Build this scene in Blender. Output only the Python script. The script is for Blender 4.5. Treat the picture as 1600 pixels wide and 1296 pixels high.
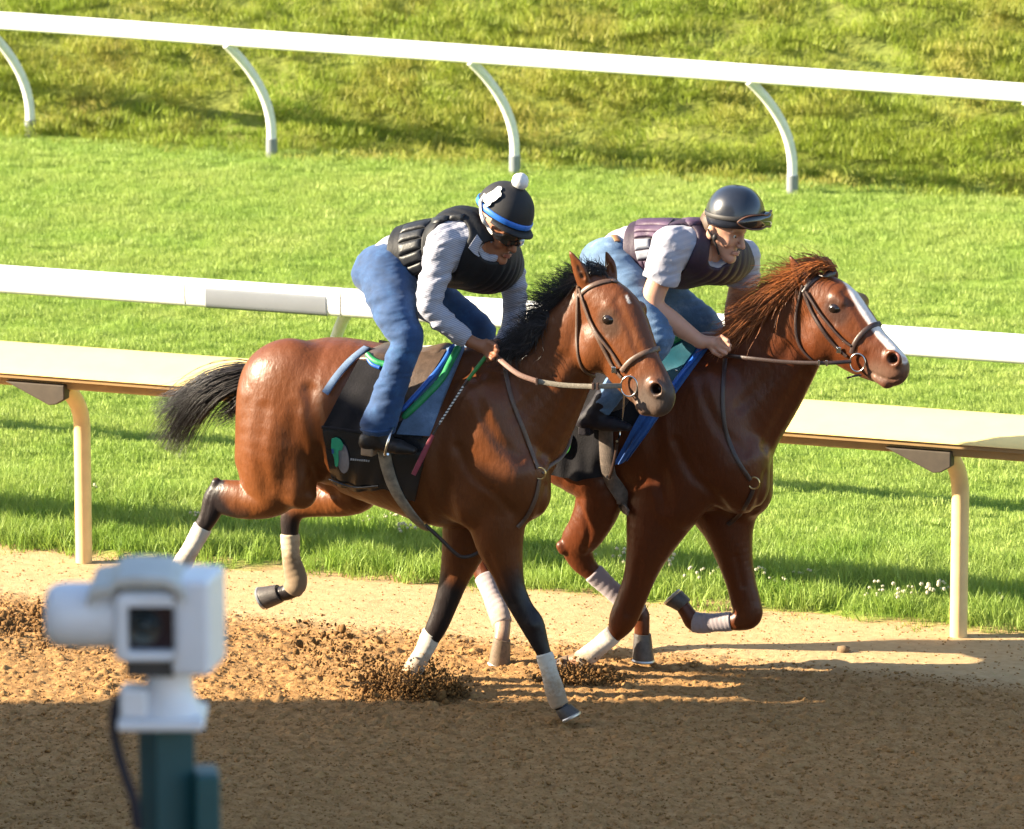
import bpy, bmesh, math, random
import numpy as np
from mathutils import Vector, Matrix

for o in list(bpy.data.objects):
    bpy.data.objects.remove(o)
S = bpy.context.scene
COL = S.collection
PI = math.pi

# ------------------------------------------------------------------ camera
YAW = math.radians(20.95)          # the track runs this much towards the camera
PITCH = math.radians(11.2983)
FPX = 9500.0                       # focal length in pixels of a 1600 px wide picture
CAM = np.array([10.27378, -25.99504, 7.01])
cd = bpy.data.cameras.new('camera')
cd.sensor_width = 36.0
cd.lens = FPX / 1600 * 36
cd.clip_start = 0.5
cd.clip_end = 3000
cam = bpy.data.objects.new('camera', cd)
COL.objects.link(cam)
cam.location = CAM
cam.rotation_euler = (PI / 2 - PITCH, 0, YAW)
cd.dof.use_dof = True
cd.dof.focus_distance = 29.0
cd.dof.aperture_fstop = 6.0
S.camera = cam

# ------------------------------------------------------------------ daylight
SUN_EL = math.radians(24.0)
THETA = math.radians(88.0)         # shadow heading, clockwise from the camera heading
_f = np.array([-math.sin(YAW), math.cos(YAW)])
_r = np.array([math.cos(YAW), math.sin(YAW)])
SH = _f * math.cos(THETA) + _r * math.sin(THETA)      # horizontal direction shadows fall
SUNV = np.array([-SH[0] * math.cos(SUN_EL), -SH[1] * math.cos(SUN_EL), math.sin(SUN_EL)])
w = bpy.data.worlds.new('World')
S.world = w
w.use_nodes = True
nt = w.node_tree
sky = nt.nodes.new('ShaderNodeTexSky')
sky.sky_type = 'NISHITA'
sky.sun_disc = False
sky.sun_elevation = SUN_EL
sky.sun_rotation = math.atan2(SUNV[0], SUNV[1])
sky.air_density = 1.0
sky.dust_density = 1.0
bg = nt.nodes['Background']
nt.links.new(sky.outputs[0], bg.inputs[0])
bg.inputs[1].default_value = 0.085
ld = bpy.data.lights.new('sun', 'SUN')
ld.energy = 5.0
ld.angle = math.radians(0.5)
ld.color = (1.0, 0.86, 0.64)
sun = bpy.data.objects.new('sun', ld)
COL.objects.link(sun)
sun.rotation_euler = Vector(SUNV).to_track_quat('Z', 'Y').to_euler()
S.view_settings.view_transform = 'Standard'
S.view_settings.look = 'None'
S.view_settings.gamma = 1.0
S.view_settings.use_curve_mapping = False
S.view_settings.exposure = 2.2
S.cycles.max_bounces = 6

# ------------------------------------------------------------------ where things stand
F3 = np.array([-math.sin(YAW) * math.cos(PITCH), math.cos(YAW) * math.cos(PITCH), -math.sin(PITCH)])
R3 = np.array([math.cos(YAW), math.sin(YAW), 0.0])
U3 = np.cross(R3, F3)
def rays(q):
    q = np.atleast_2d(np.asarray(q, float))
    d = F3[None] * FPX + R3[None] * (q[:, :1] - 800) - U3[None] * (q[:, 1:2] - 648)
    return d / np.linalg.norm(d, axis=1, keepdims=True)
def G(px, py, z=0.0):              # the point at height z seen at a measured picture position
    d = rays((px, py))[0]
    return CAM + d * (z - CAM[2]) / d[2]
def U(px, py, Y):                  # the point of the lengthwise plane y = Y seen at a measured position
    d = rays((px, py))[0]
    return CAM + d * (Y - CAM[1]) / d[1]
def scale_at(P):
    return FPX / ((np.asarray(P) - CAM) @ F3)

# ------------------------------------------------------------------ objects
def tag(o, label=None, cat=None, group=None, kind=None):
    if label: o['label'] = label
    if cat: o['category'] = cat
    if group: o['group'] = group
    if kind: o['kind'] = kind
    return o
def empty(name, loc, label=None, cat=None, group=None):
    o = bpy.data.objects.new(name, None)
    COL.objects.link(o)
    o.location = loc
    o.empty_display_size = 0.1
    bpy.context.view_layer.update()
    return tag(o, label, cat, group)
def link(name, me, mat=None, parent=None):
    o = bpy.data.objects.new(name, me)
    COL.objects.link(o)
    if mat is not None and not me.materials: me.materials.append(mat)
    if parent is not None:
        o.parent = parent
        o.matrix_parent_inverse = parent_inv(parent)
    return o
def parent_inv(p):
    m = Matrix.Translation(p.location) @ p.rotation_euler.to_matrix().to_4x4()
    q = p.parent
    if q is not None:
        m = Matrix.Translation(q.location) @ q.rotation_euler.to_matrix().to_4x4() @ p.matrix_parent_inverse @ m
    return m.inverted()
def mesh(name, V, Fc, mat=None, parent=None, smooth=False):
    me = bpy.data.meshes.new(name)
    if isinstance(Fc, np.ndarray):
        n = Fc.shape[1]
        me.vertices.add(len(V)); me.vertices.foreach_set('co', np.asarray(V, np.float32).ravel())
        me.loops.add(Fc.size); me.loops.foreach_set('vertex_index', Fc.astype(np.int32).ravel())
        me.polygons.add(len(Fc)); me.polygons.foreach_set('loop_start', np.arange(0, Fc.size, n, dtype=np.int32))
        me.update(calc_edges=True); me.validate()
    else:
        me.from_pydata([tuple(map(float, v)) for v in V], [], Fc)
    if smooth: me.polygons.foreach_set('use_smooth', [True] * len(me.polygons))
    me.update()
    return link(name, me, mat, parent)
class MB:                          # gathers simple shapes into one mesh
    def __init__(s): s.V = []; s.F = []
    def add(s, V, Fc):
        b = len(s.V); s.V += [tuple(map(float, v)) for v in V]; s.F += [tuple(int(i) + b for i in f) for f in Fc]
        return s
    def box(s, c, size, M=None):
        V = []
        for sx in (-.5, .5):
            for sy in (-.5, .5):
                for sz in (-.5, .5):
                    v = np.array([sx * size[0], sy * size[1], sz * size[2]])
                    V.append(np.asarray(c) + (M @ v if M is not None else v))
        return s.add(V, [(0, 1, 3, 2), (4, 6, 7, 5), (0, 4, 5, 1), (2, 3, 7, 6), (0, 2, 6, 4), (1, 5, 7, 3)])
    def tube(s, pts, r, n=10, caps=True, flat=1.0):
        pts = [np.asarray(p, float) for p in pts]
        rr = r if hasattr(r, '__len__') else [r] * len(pts)
        V = []; Fc = []
        T = [pts[min(i + 1, len(pts) - 1)] - pts[max(i - 1, 0)] for i in range(len(pts))]
        up = np.array([0, 0, 1.0]) if abs(T[0][2]) < .9 * np.linalg.norm(T[0]) else np.array([0, 1.0, 0])
        for i, p in enumerate(pts):
            t = T[i] / (np.linalg.norm(T[i]) + 1e-12)
            a = np.cross(up, t); a /= np.linalg.norm(a) + 1e-12
            b = np.cross(t, a); up = b
            for k in range(n):
                th = 2 * PI * k / n
                V.append(p + (a * math.cos(th) + b * math.sin(th) * flat) * rr[i])
        for i in range(len(pts) - 1):
            for k in range(n):
                Fc.append((i * n + k, i * n + (k + 1) % n, (i + 1) * n + (k + 1) % n, (i + 1) * n + k))
        if caps:
            Fc.append(tuple(range(n))[::-1]); Fc.append(tuple((len(pts) - 1) * n + k for k in range(n)))
        return s.add(V, Fc)
    def ball(s, c, r, n=10, m=7):
        r = np.array(r if hasattr(r, '__len__') else [r] * 3)
        V = [np.asarray(c) + r * (0, 0, 1)]; Fc = []
        for i in range(1, m):
            for k in range(n):
                th = PI * i / m; ph = 2 * PI * k / n
                V.append(np.asarray(c) + r * (math.sin(th) * math.cos(ph), math.sin(th) * math.sin(ph), math.cos(th)))
        V.append(np.asarray(c) - r * (0, 0, 1))
        for k in range(n):
            Fc.append((0, 1 + k, 1 + (k + 1) % n))
            Fc.append((len(V) - 1, 1 + (m - 2) * n + (k + 1) % n, 1 + (m - 2) * n + k))
        for i in range(m - 2):
            for k in range(n):
                Fc.append((1 + i * n + k, 1 + (i + 1) * n + k, 1 + (i + 1) * n + (k + 1) % n, 1 + i * n + (k + 1) % n))
        return s.add(V, Fc)
    def prism(s, poly, axis_vec, origin, ex, ey):
        """polygon in the (ex, ey) frame, extruded along axis_vec"""
        n = len(poly)
        A = [np.asarray(origin) + np.asarray(ex) * u + np.asarray(ey) * v for u, v in poly]
        B = [p + np.asarray(axis_vec) for p in A]
        return s.add(A + B, [tuple(range(n))[::-1], tuple(range(n, 2 * n))] + [(i, (i + 1) % n, n + (i + 1) % n, n + i) for i in range(n)])
    def build(s, name, mat=None, parent=None, smooth=False, bevel=0, seg=2):
        o = mesh(name, s.V, s.F, mat, parent, smooth)
        if bevel:
            m = o.modifiers.new('bevel', 'BEVEL'); m.width = bevel; m.segments = seg; m.limit_method = 'ANGLE'; m.angle_limit = math.radians(40)
            o.data.polygons.foreach_set('use_smooth', [True] * len(o.data.polygons))
            w_ = o.modifiers.new('wn', 'WEIGHTED_NORMAL'); w_.keep_sharp = True
        elif smooth:
            o.data.set_sharp_from_angle(angle=math.radians(50))
        return o

# ------------------------------------------------------------------ materials
def nn(t, kind, **kw):
    n = t.nodes.new(kind)
    for k, v in kw.items():
        if k.startswith('i_'):
            key = k[2:]; key = int(key) if key.isdigit() else key.replace('_', ' ')
            n.inputs[key].default_value = v
        else: setattr(n, k, v)
    return n
def new_mat(name):
    m = bpy.data.materials.new(name); m.use_nodes = True
    return m, m.node_tree, m.node_tree.nodes['Principled BSDF']
def ramp(t, fac, stops):
    r = nn(t, 'ShaderNodeValToRGB')
    e = r.color_ramp.elements
    while len(e) < len(stops): e.new(0.5)
    for x, (p, c) in zip(e, stops): x.position = p; x.color = (*c, 1)
    t.links.new(fac, r.inputs[0])
    return r.outputs[0]
def noise(t, scale, detail=4, rough=.55, coord='Object', stretch=None, dist=0):
    tc = nn(t, 'ShaderNodeTexCoord')
    src = tc.outputs[coord]
    if stretch:
        mp = nn(t, 'ShaderNodeMapping'); mp.inputs['Scale'].default_value = stretch
        t.links.new(src, mp.inputs[0]); src = mp.outputs[0]
    n = nn(t, 'ShaderNodeTexNoise', i_Scale=scale, i_Detail=detail, i_Roughness=rough, i_Distortion=dist)
    t.links.new(src, n.inputs['Vector'])
    return n.outputs['Fac']
def mixc(t, fac, a, b, mode='MIX'):
    m = nn(t, 'ShaderNodeMix', data_type='RGBA', blend_type=mode)
    for i, v in ((0, fac), (6, a), (7, b)):
        if isinstance(v, (int, float)): m.inputs[i].default_value = v
        elif isinstance(v, tuple): m.inputs[i].default_value = (*v, 1) if len(v) == 3 else v
        else: t.links.new(v, m.inputs[i])
    return m.outputs[2]
def bump(t, bs, h, strength=.3, dist=.01):
    b = nn(t, 'ShaderNodeBump', i_Strength=strength, i_Distance=dist)
    t.links.new(h, b.inputs['Height']); t.links.new(b.outputs[0], bs.inputs['Normal'])
    return b
def mat(name, c, rough=.6, var=.25, vs=30, bumpy=0, bs_scale=80, metal=0, spec=.5, coat=0, sheen=0, c2=None, stretch=None):
    """one surface colour with procedural variation and fine relief"""
    m, t, b = new_mat(name)
    n = noise(t, vs, 5, .6, stretch=stretch)
    lo = tuple(x * (1 - var) for x in c) if c2 is None else c2
    hi = tuple(min(1, x * (1 + var)) for x in c) if c2 is None else c
    t.links.new(ramp(t, n, [(.3, lo), (.7, hi)]), b.inputs['Base Color'])
    b.inputs['Roughness'].default_value = rough
    b.inputs['Metallic'].default_value = metal
    b.inputs['Specular IOR Level'].default_value = spec
    b.inputs['Coat Weight'].default_value = coat
    b.inputs['Sheen Weight'].default_value = sheen
    if bumpy: bump(t, b, noise(t, bs_scale, 6, .6, stretch=stretch), bumpy, .01)
    return m
# ================================================================== ground, turf, bank
RNG = np.random.default_rng(7)
EDGE = 2.42                         # where the dirt ends and the grass begins
def vnoise(x, y, seed, oct=4, base=1.0, gain=.5):
    """value noise, for relief"""
    r = np.zeros_like(x); amp = 1.0
    for o in range(oct):
        f = base * 2 ** o
        X = x * f + seed * 17.13 + o * 5.3; Y = y * f - seed * 9.71 + o * 3.7
        xi = np.floor(X); yi = np.floor(Y); u = X - xi; v = Y - yi
        u = u * u * (3 - 2 * u); v = v * v * (3 - 2 * v)
        def h(a, b):
            s = np.sin(a * 127.1 + b * 311.7 + seed * 74.7) * 43758.5453
            return s - np.floor(s)
        r += amp * ((h(xi, yi) * (1 - u) + h(xi + 1, yi) * u) * (1 - v) + (h(xi, yi + 1) * (1 - u) + h(xi + 1, yi + 1) * u) * v - .5)
        amp *= gain
    return r
def grid_mesh(name, xs, ys, zf, m, smooth=True):
    X, Y = np.meshgrid(xs, ys)
    Z = zf(X, Y)
    V = np.stack([X, Y, Z], -1).reshape(-1, 3)
    nx = len(xs); ny = len(ys)
    i = (np.arange(ny - 1)[:, None] * nx + np.arange(nx - 1)[None]).ravel()
    Fq = np.stack([i, i + 1, i + nx + 1, i + nx], 1)
    return mesh(name, V, Fq, m, None, smooth)

def dirt_mat():
    m, t, b = new_mat('harrowed dirt')
    big = noise(t, 1.3, 5, .6, 'Object', (1, 1.4, 1))
    mid = noise(t, 14, 6, .65, 'Object', (1, 1.2, 1))
    fine = noise(t, 90, 6, .7)
    c = ramp(t, mid, [(.28, (.22, .112, .040)), (.5, (.34, .19, .073)), (.72, (.43, .255, .11))])
    c = mixc(t, ramp(t, fine, [(.35, (.35,) * 3), (.6, (1,) * 3)]), mixc(t, .55, c, (.08, .04, .015)), c)
    tc = nn(t, 'ShaderNodeTexCoord'); sx = nn(t, 'ShaderNodeSeparateXYZ'); t.links.new(tc.outputs['Object'], sx.inputs[0])
    wob = nn(t, 'ShaderNodeMath', operation='MULTIPLY_ADD', i_1=.35); t.links.new(big, wob.inputs[0]); t.links.new(sx.outputs[1], wob.inputs[2])
    mr = nn(t, 'ShaderNodeMapRange'); t.links.new(wob.outputs[0], mr.inputs[0])
    mr.inputs[1].default_value = 1.45; mr.inputs[2].default_value = 1.75
    packed = ramp(t, mid, [(.3, (.37, .245, .12)), (.7, (.49, .345, .185))])
    c = mixc(t, mr.outputs[0], c, packed)
    t.links.new(c, b.inputs['Base Color'])
    b.inputs['Roughness'].default_value = .95; b.inputs['Specular IOR Level'].default_value = .15
    bump(t, b, fine, .6, .012)
    return m
def dirt_z(X, Y):
    loose = np.clip((1.75 - Y) / .5, 0.0, 1)
    z = vnoise(X, Y, 3, 3, 1.1) * .018 + vnoise(X, Y, 5, 3, 7, .6) * .012 * loose
    cl = np.clip(vnoise(X, Y, 9, 3, 22, .6) - .2, 0, 1)
    z += cl * .036 * loose + vnoise(X, Y, 11, 2, 48) * .009 * (.25 + loose)
    rut = (np.sin((Y + .03 * np.sin(X * 1.7) + .02 * np.sin(X * 4.1)) * 2 * PI / .16) * .0035 * (.6 + vnoise(X, Y, 77, 2, 1.4)) + vnoise(X * .35, Y, 78, 2, 8) * .007) * loose
    return z + rut - .006
far_x = np.array([-900, -300, -120, -50, -25, -14, -9, -6.5, -5, -4.2])
xs = np.concatenate([far_x, np.arange(-3.8, 3.9, .0105), -far_x[::-1] + .2])
ys = np.concatenate([[-400, -120, -50, -25, -14, -9, -6, -4.5], np.arange(-3.1, EDGE + .36, .0105)])
M_DIRT = dirt_mat()
track = grid_mesh('dirt_track', xs, ys, dirt_z, M_DIRT)
tag(track, 'loose brown dirt racing surface with a paler packed strip by the rail', kind='structure')

def turf_mat():
    m, t, b = new_mat('turf soil')
    big = noise(t, .8, 5, .6); fine = noise(t, 60, 6, .7)
    c = ramp(t, fine, [(.3, (.09, .15, .016)), (.7, (.18, .28, .04))])
    c = mixc(t, ramp(t, big, [(.35, (0,) * 3), (.65, (.5,) * 3)]), c, (.2, .28, .05))
    tc = nn(t, 'ShaderNodeTexCoord'); sx = nn(t, 'ShaderNodeSeparateXYZ'); t.links.new(tc.outputs['Object'], sx.inputs[0])
    wob = nn(t, 'ShaderNodeMath', operation='MULTIPLY_ADD', i_1=.8); t.links.new(noise(t, 3, 5, .6), wob.inputs[0]); t.links.new(sx.outputs[1], wob.inputs[2])
    mr = nn(t, 'ShaderNodeMapRange'); t.links.new(wob.outputs[0], mr.inputs[0]); mr.inputs[1].default_value = EDGE + .42; mr.inputs[2].default_value = EDGE + .6
    c = mixc(t, mr.outputs[0], ramp(t, noise(t, 14, 6, .65), [(.3, (.32, .20, .095)), (.7, (.46, .32, .165))]), c)
    t.links.new(c, b.inputs['Base Color']); b.inputs['Roughness'].default_value = .9; b.inputs['Specular IOR Level'].default_value = .1
    bump(t, b, fine, .5, .02)
    return m
FOOT = 15.3
ys = np.concatenate([np.arange(EDGE - .2, 6, .04), np.arange(6, FOOT + .6, .15)])
xs = np.concatenate([[-1000, -400, -150, -60, -30, -18, -13.5], np.arange(-12.5, 8, .08), [9, 12, 18, 30, 60, 150, 400, 1000]])
def turf_z(X, Y):
    return .02 * np.clip((Y - EDGE) / .4, 0, 1) + vnoise(X, Y, 21, 3, 1.2) * .02 - .022 + .03 * np.clip((Y - EDGE - .05 - vnoise(X, Y * .3, 22, 4, 2.2) * .22) / .12, -1, 1)
turf = grid_mesh('turf_course', xs, ys, turf_z, turf_mat())
tag(turf, 'turf course ground between the tan rail and the grass bank', kind='structure')
def bank_mat():
    m, t, b = new_mat('bank soil')
    big = noise(t, .5, 6, .65); mid = noise(t, 5, 6, .7)
    c = ramp(t, mid, [(.3, (.12, .14, .02)), (.55, (.22, .22, .035)), (.75, (.32, .26, .07))])
    t.links.new(mixc(t, big, c, (.10, .15, .018)), b.inputs['Base Color']); b.inputs['Roughness'].default_value = .95
    bump(t, b, mid, .6, .05)
    return m
ys = np.concatenate([np.arange(FOOT - .2, 27, .2), [28, 31, 34, 40, 60, 120, 400, 1500]])
def bank_z(X, Y):
    r = np.clip(Y - FOOT, 0, 14)
    return r * .80 * np.clip(.5 + r / 1.6, 0, 1) - .03 + vnoise(X, Y, 31, 3, .45) * .10 * np.clip((Y - FOOT) / 2, 0, 1)
bank = grid_mesh('grass_bank', xs, ys, bank_z, bank_mat())
tag(bank, 'sloping bank of rough grass behind the far white rail', kind='structure')

# ------------------------------------------------------------------ grass blades
def grass_mat(name, lo, hi, tip, big_scale=1.0, dry=None):
    m, t, b = new_mat(name)
    oi = nn(t, 'ShaderNodeObjectInfo')
    geo = nn(t, 'ShaderNodeNewGeometry')
    n = nn(t, 'ShaderNodeTexNoise', i_Scale=big_scale, i_Detail=5, i_Roughness=.65)
    t.links.new(geo.outputs['Position'], n.inputs['Vector'])
    at = nn(t, 'ShaderNodeAttribute', attribute_name='tone')
    c = mixc(t, at.outputs['Fac'], lo, hi)
    c = mixc(t, ramp(t, n.outputs['Fac'], [(.38, (0,) * 3), (.64, (.85,) * 3)]), c, tip)
    if dry:
        n2 = nn(t, 'ShaderNodeTexNoise', i_Scale=big_scale * 2.7, i_Detail=4, i_Roughness=.6)
        t.links.new(geo.outputs['Position'], n2.inputs['Vector'])
        c = mixc(t, ramp(t, n2.outputs['Fac'], [(.47, (0,) * 3), (.68, (.8,) * 3)]), c, dry)
    out = t.nodes['Material Output']
    b.inputs['Roughness'].default_value = .55; b.inputs['Specular IOR Level'].default_value = .25
    t.links.new(c, b.inputs['Base Color'])
    tr = nn(t, 'ShaderNodeBsdfTranslucent'); t.links.new(mixc(t, .3, c, (.25, .35, .02)), tr.inputs[0])
    mx = nn(t, 'ShaderNodeMixShader', i_0=.35)
    t.links.new(b.outputs[0], mx.inputs[1]); t.links.new(tr.outputs[0], mx.inputs[2]); t.links.new(mx.outputs[0], out.inputs[0])
    return m
def tuft(name, n, rad, hgt, wid, lean, m, seed, flat=0.0):
    g = np.random.default_rng(seed)
    V = []; Fc = []; tone = []
    for i in range(n):
        r = rad * math.sqrt(g.random()); a = g.random() * 2 * PI
        x, y = r * math.cos(a), r * math.sin(a)
        h = hgt * g.uniform(.5, 1.15); wd = wid * g.uniform(.7, 1.3)
        la = g.random() * 2 * PI; l = lean * g.random() * h + .1 * h
        dx, dy = l * math.cos(la), l * math.sin(la)
        fa = g.random() * PI; fx, fy = math.cos(fa) * wd / 2, math.sin(fa) * wd / 2
        b = len(V)
        V += [(x - fx, y - fy, -.01), (x + fx, y + fy, -.01), (x + dx * .35 + fx * .8, y + dy * .35 + fy * .8, h * .55), (x + dx * .35 - fx * .8, y + dy * .35 - fy * .8, h * .55), (x + dx, y + dy, h * (1 - flat * g.random()))]
        Fc += [(b, b + 1, b + 2, b + 3), (b + 3, b + 2, b + 4)]
        tone += [g.random()] * 5
    me = bpy.data.meshes.new(name); me.from_pydata(V, [], Fc); me.materials.append(m)
    at = me.attributes.new('tone', 'FLOAT', 'POINT'); at.data.foreach_set('value', tone)
    return bpy.data.objects.new(name, me)
def scatter(name, V, Fc, tufts, density, smin, smax, label, seed=1, tilt=.25):
    """one 'stuff' object: tufts strewn over the given faces"""
    o = mesh(name, V, Fc, None)
    tag(o, label, None, kind='stuff')
    ng = bpy.data.node_groups.new(name, 'GeometryNodeTree')
    ng.interface.new_socket('Geometry', in_out='INPUT', socket_type='NodeSocketGeometry')
    ng.interface.new_socket('Geometry', in_out='OUTPUT', socket_type='NodeSocketGeometry')
    gi = ng.nodes.new('NodeGroupInput'); go = ng.nodes.new('NodeGroupOutput')
    jn = ng.nodes.new('GeometryNodeJoinGeometry')
    for k, tf in enumerate(tufts):
        d = ng.nodes.new('GeometryNodeDistributePointsOnFaces'); d.inputs['Density'].default_value = density / len(tufts); d.inputs['Seed'].default_value = seed * 10 + k
        ob = ng.nodes.new('GeometryNodeObjectInfo'); ob.inputs['Object'].default_value = tf
        ins = ng.nodes.new('GeometryNodeInstanceOnPoints')
        rv = ng.nodes.new('FunctionNodeRandomValue'); rv.data_type = 'FLOAT_VECTOR'
        rv.inputs[0].default_value = (-tilt, -tilt, 0); rv.inputs[1].default_value = (tilt, tilt, 6.28); rv.inputs['Seed'].default_value = seed + k
        rs = ng.nodes.new('FunctionNodeRandomValue'); rs.data_type = 'FLOAT'
        rs.inputs[2].default_value = smin; rs.inputs[3].default_value = smax; rs.inputs['Seed'].default_value = seed + 50 + k
        ng.links.new(gi.outputs[0], d.inputs[0]); ng.links.new(d.outputs['Points'], ins.inputs['Points'])
        ng.links.new(ob.outputs['Geometry'], ins.inputs['Instance'])
        ng.links.new(rv.outputs[0], ins.inputs['Rotation']); ng.links.new(rs.outputs[1], ins.inputs['Scale'])
        ng.links.new(ins.outputs[0], jn.inputs[0])
    ng.links.new(jn.outputs[0], go.inputs[0])
    md = o.modifiers.new('scatter', 'NODES'); md.node_group = ng
    return o
def quad_strip(x0, x1, y0, y1, zf, n=24):
    xs = np.linspace(x0, x1, n); ys = np.linspace(y0, y1, n)
    X, Y = np.meshgrid(xs, ys); V = np.stack([X, Y, zf(X, Y)], -1).reshape(-1, 3)
    i = (np.arange(n - 1)[:, None] * n + np.arange(n - 1)[None]).ravel()
    return V, np.stack([i, i + 1, i + n + 1, i + n], 1)
GM1 = grass_mat('mown grass', (.19, .29, .05), (.30, .42, .10), (.36, .43, .12), .9)
GM2 = grass_mat('long grass', (.13, .24, .03), (.25, .37, .07), (.32, .41, .10), 2.2)
GM3 = grass_mat('bank grass', (.22, .27, .03), (.33, .36, .06), (.22, .31, .035), .55, dry=(.40, .34, .09))
V_, F_ = quad_strip(-11, 5.5, 3.6, FOOT + .2, turf_z)
scatter('mown_grass', V_, F_, [tuft('mown_tuft', 220, .18, .024, .0038, .9, GM1, s) for s in (1, 2, 3)], 90, .6, 1.2, 'closely mown turf between the rails', 3)
V_, F_ = quad_strip(-5, 4, EDGE + .1, 3.9, turf_z)
scatter('long_grass', V_, F_, [tuft('long_tuft', 90, .12, .10, .0045, .9, GM2, s) for s in (4, 5, 6)], 110, .45, 1.25, 'longer unmown grass under the tan rail', 5)
V_, F_ = quad_strip(-5, 4, EDGE - .04, EDGE + .3, turf_z)
scatter('edge_grass', V_, F_, [tuft('edge_tuft', 40, .1, .06, .008, 1.0, GM2, s) for s in (14, 15)], 45, .3, 1.0, 'ragged grass creeping onto the dirt edge', 6)
V_, F_ = quad_strip(-13.5, 4, FOOT - .1, 23, bank_z, 170)
scatter('bank_grass', V_, F_, [tuft('bank_tuft', 230, .27, .06, .0048, 1.2, GM3, s) for s in (7, 8, 9)], 75, .5, 1.25, 'rough yellow green grass on the bank', 8, .45)
# clover heads along the dirt edge
MC = mat('clover head', (.44, .41, .28), .8, .2, 60)
def clover(seed):
    g = np.random.default_rng(seed); mb = MB()
    for i in range(5):
        x, y = g.uniform(-.06, .06, 2); h = g.uniform(.08, .15)
        mb.ball((x, y, h), (.011, .011, .010), 6, 4)
    me = bpy.data.meshes.new('clover'); me.from_pydata(mb.V, [], mb.F); me.materials.append(MC)
    return bpy.data.objects.new('clover', me)
V_, F_ = quad_strip(-.4, 3.4, EDGE + .2, EDGE + .62, turf_z)
scatter('clover_flowers', V_, F_, [clover(1), clover(2)], 22, .6, 1.1, 'small cream clover heads in the long grass', 9)
V_, F_ = quad_strip(-4.6, -1.0, EDGE + .5, EDGE + 1.1, turf_z)
scatter('clover_flowers', V_, F_, [clover(3), clover(4)], 5, .5, 1.0, 'sparse pale clover heads left of the bay horse', 10)
V_, F_ = quad_strip(2.02, 2.3, 1.62, 1.72, turf_z, 4)
scatter('weed_patch', V_, F_, [tuft('weed_tuft', 40, .08, .05, .012, 1.2, GM2, 44)], 160, .5, 1.0, 'small green weed growing in the pale dirt', 11)

# ================================================================== rails
M_TAN = mat('tan rail plastic', (.84, .63, .24), .55, .05, 6, .05, 40, spec=.2)
M_TANPOST = mat('tan post paint', (.70, .50, .24), .45, .08, 10, .05, 60)
M_WHITE = mat('white rail plastic', (.84, .84, .82), .35, .03, 6, .03, 40)
M_GREYW = mat('joint sleeve', (.20, .215, .235), .35, .04, 8)
M_STEEL = mat('galvanised post', (.70, .70, .67), .45, .08, 20, .05, 60)
M_DARK = mat('dark bracket', (.06, .045, .03), .7, .2, 20)
def arc(p0, p1, p2, n=10):
    p0, p1, p2 = map(np.asarray, (p0, p1, p2))
    return [p0 * (1 - t) ** 2 + p1 * 2 * t * (1 - t) + p2 * t * t for t in np.linspace(0, 1, n)]
# tan rail: wide cover, lip, beam below, goosenecks
YT = 2.33
def rail_profile(mb, x0, x1, prof, zadd=lambda x: 0, n=2):
    xs = np.linspace(x0, x1, n); k = len(prof); V = []; Fc = []
    for x in xs:
        for (y, z) in prof: V.append((x, y, z + zadd(x)))
    for i in range(n - 1):
        for j in range(k): Fc.append((i * k + j, i * k + (j + 1) % k, (i + 1) * k + (j + 1) % k, (i + 1) * k + j))
    Fc.append(tuple(range(k))); Fc.append(tuple((n - 1) * k + j for j in range(k))[::-1])
    mb.add(V, Fc)
tan_posts = [-2.98 + 4.79 * k for k in range(-8, 9)]
L0, L1 = tan_posts[0] - 1, tan_posts[-1] + 1
tr = empty('track_rail', (-0.6, YT, 0), 'tan running rail with a wide sloping cover along the dirt edge', 'rail')
mb = MB(); prof = [(YT - .305, 1.032), (YT - .30, 1.046), (YT - .25, 1.072), (YT - .08, 1.122), (YT - .01, 1.135), (YT + .05, 1.13), (YT + .06, 1.10), (YT + .02, 1.09), (YT - .2, 1.05), (YT - .29, 1.028)]
rail_profile(mb, L0, L1, prof, n=60)
mb.build('rail_cover', M_TAN, tr, smooth=True)
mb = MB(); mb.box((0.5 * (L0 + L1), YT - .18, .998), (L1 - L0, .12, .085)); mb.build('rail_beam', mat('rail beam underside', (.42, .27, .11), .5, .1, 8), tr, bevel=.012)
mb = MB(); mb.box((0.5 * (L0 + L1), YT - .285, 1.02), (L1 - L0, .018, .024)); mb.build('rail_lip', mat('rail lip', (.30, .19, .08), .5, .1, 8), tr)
for x in tan_posts:
    if abs(x + .6) > 9: continue
    mb = MB(); mb.tube([(x, YT, -.25), (x, YT, .55), (x, YT, .68)] + arc((x, YT, .70), (x, YT, .86), (x - .02, YT - .17, .95), 8), [.044] * 3 + [.044] * 8, 16)
    post = mb.build('post', M_TANPOST, tr, smooth=True)
    mb = MB(); mb.prism([(-.31, .985), (.03, .985), (.03, .91), (-.02, .88), (-.06, .875)], (0, .07, 0), (x, YT - .28, 0), (1, 0, 0), (0, 0, 1))
    mb.build('bracket', M_DARK, tr, bevel=.006)
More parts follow.
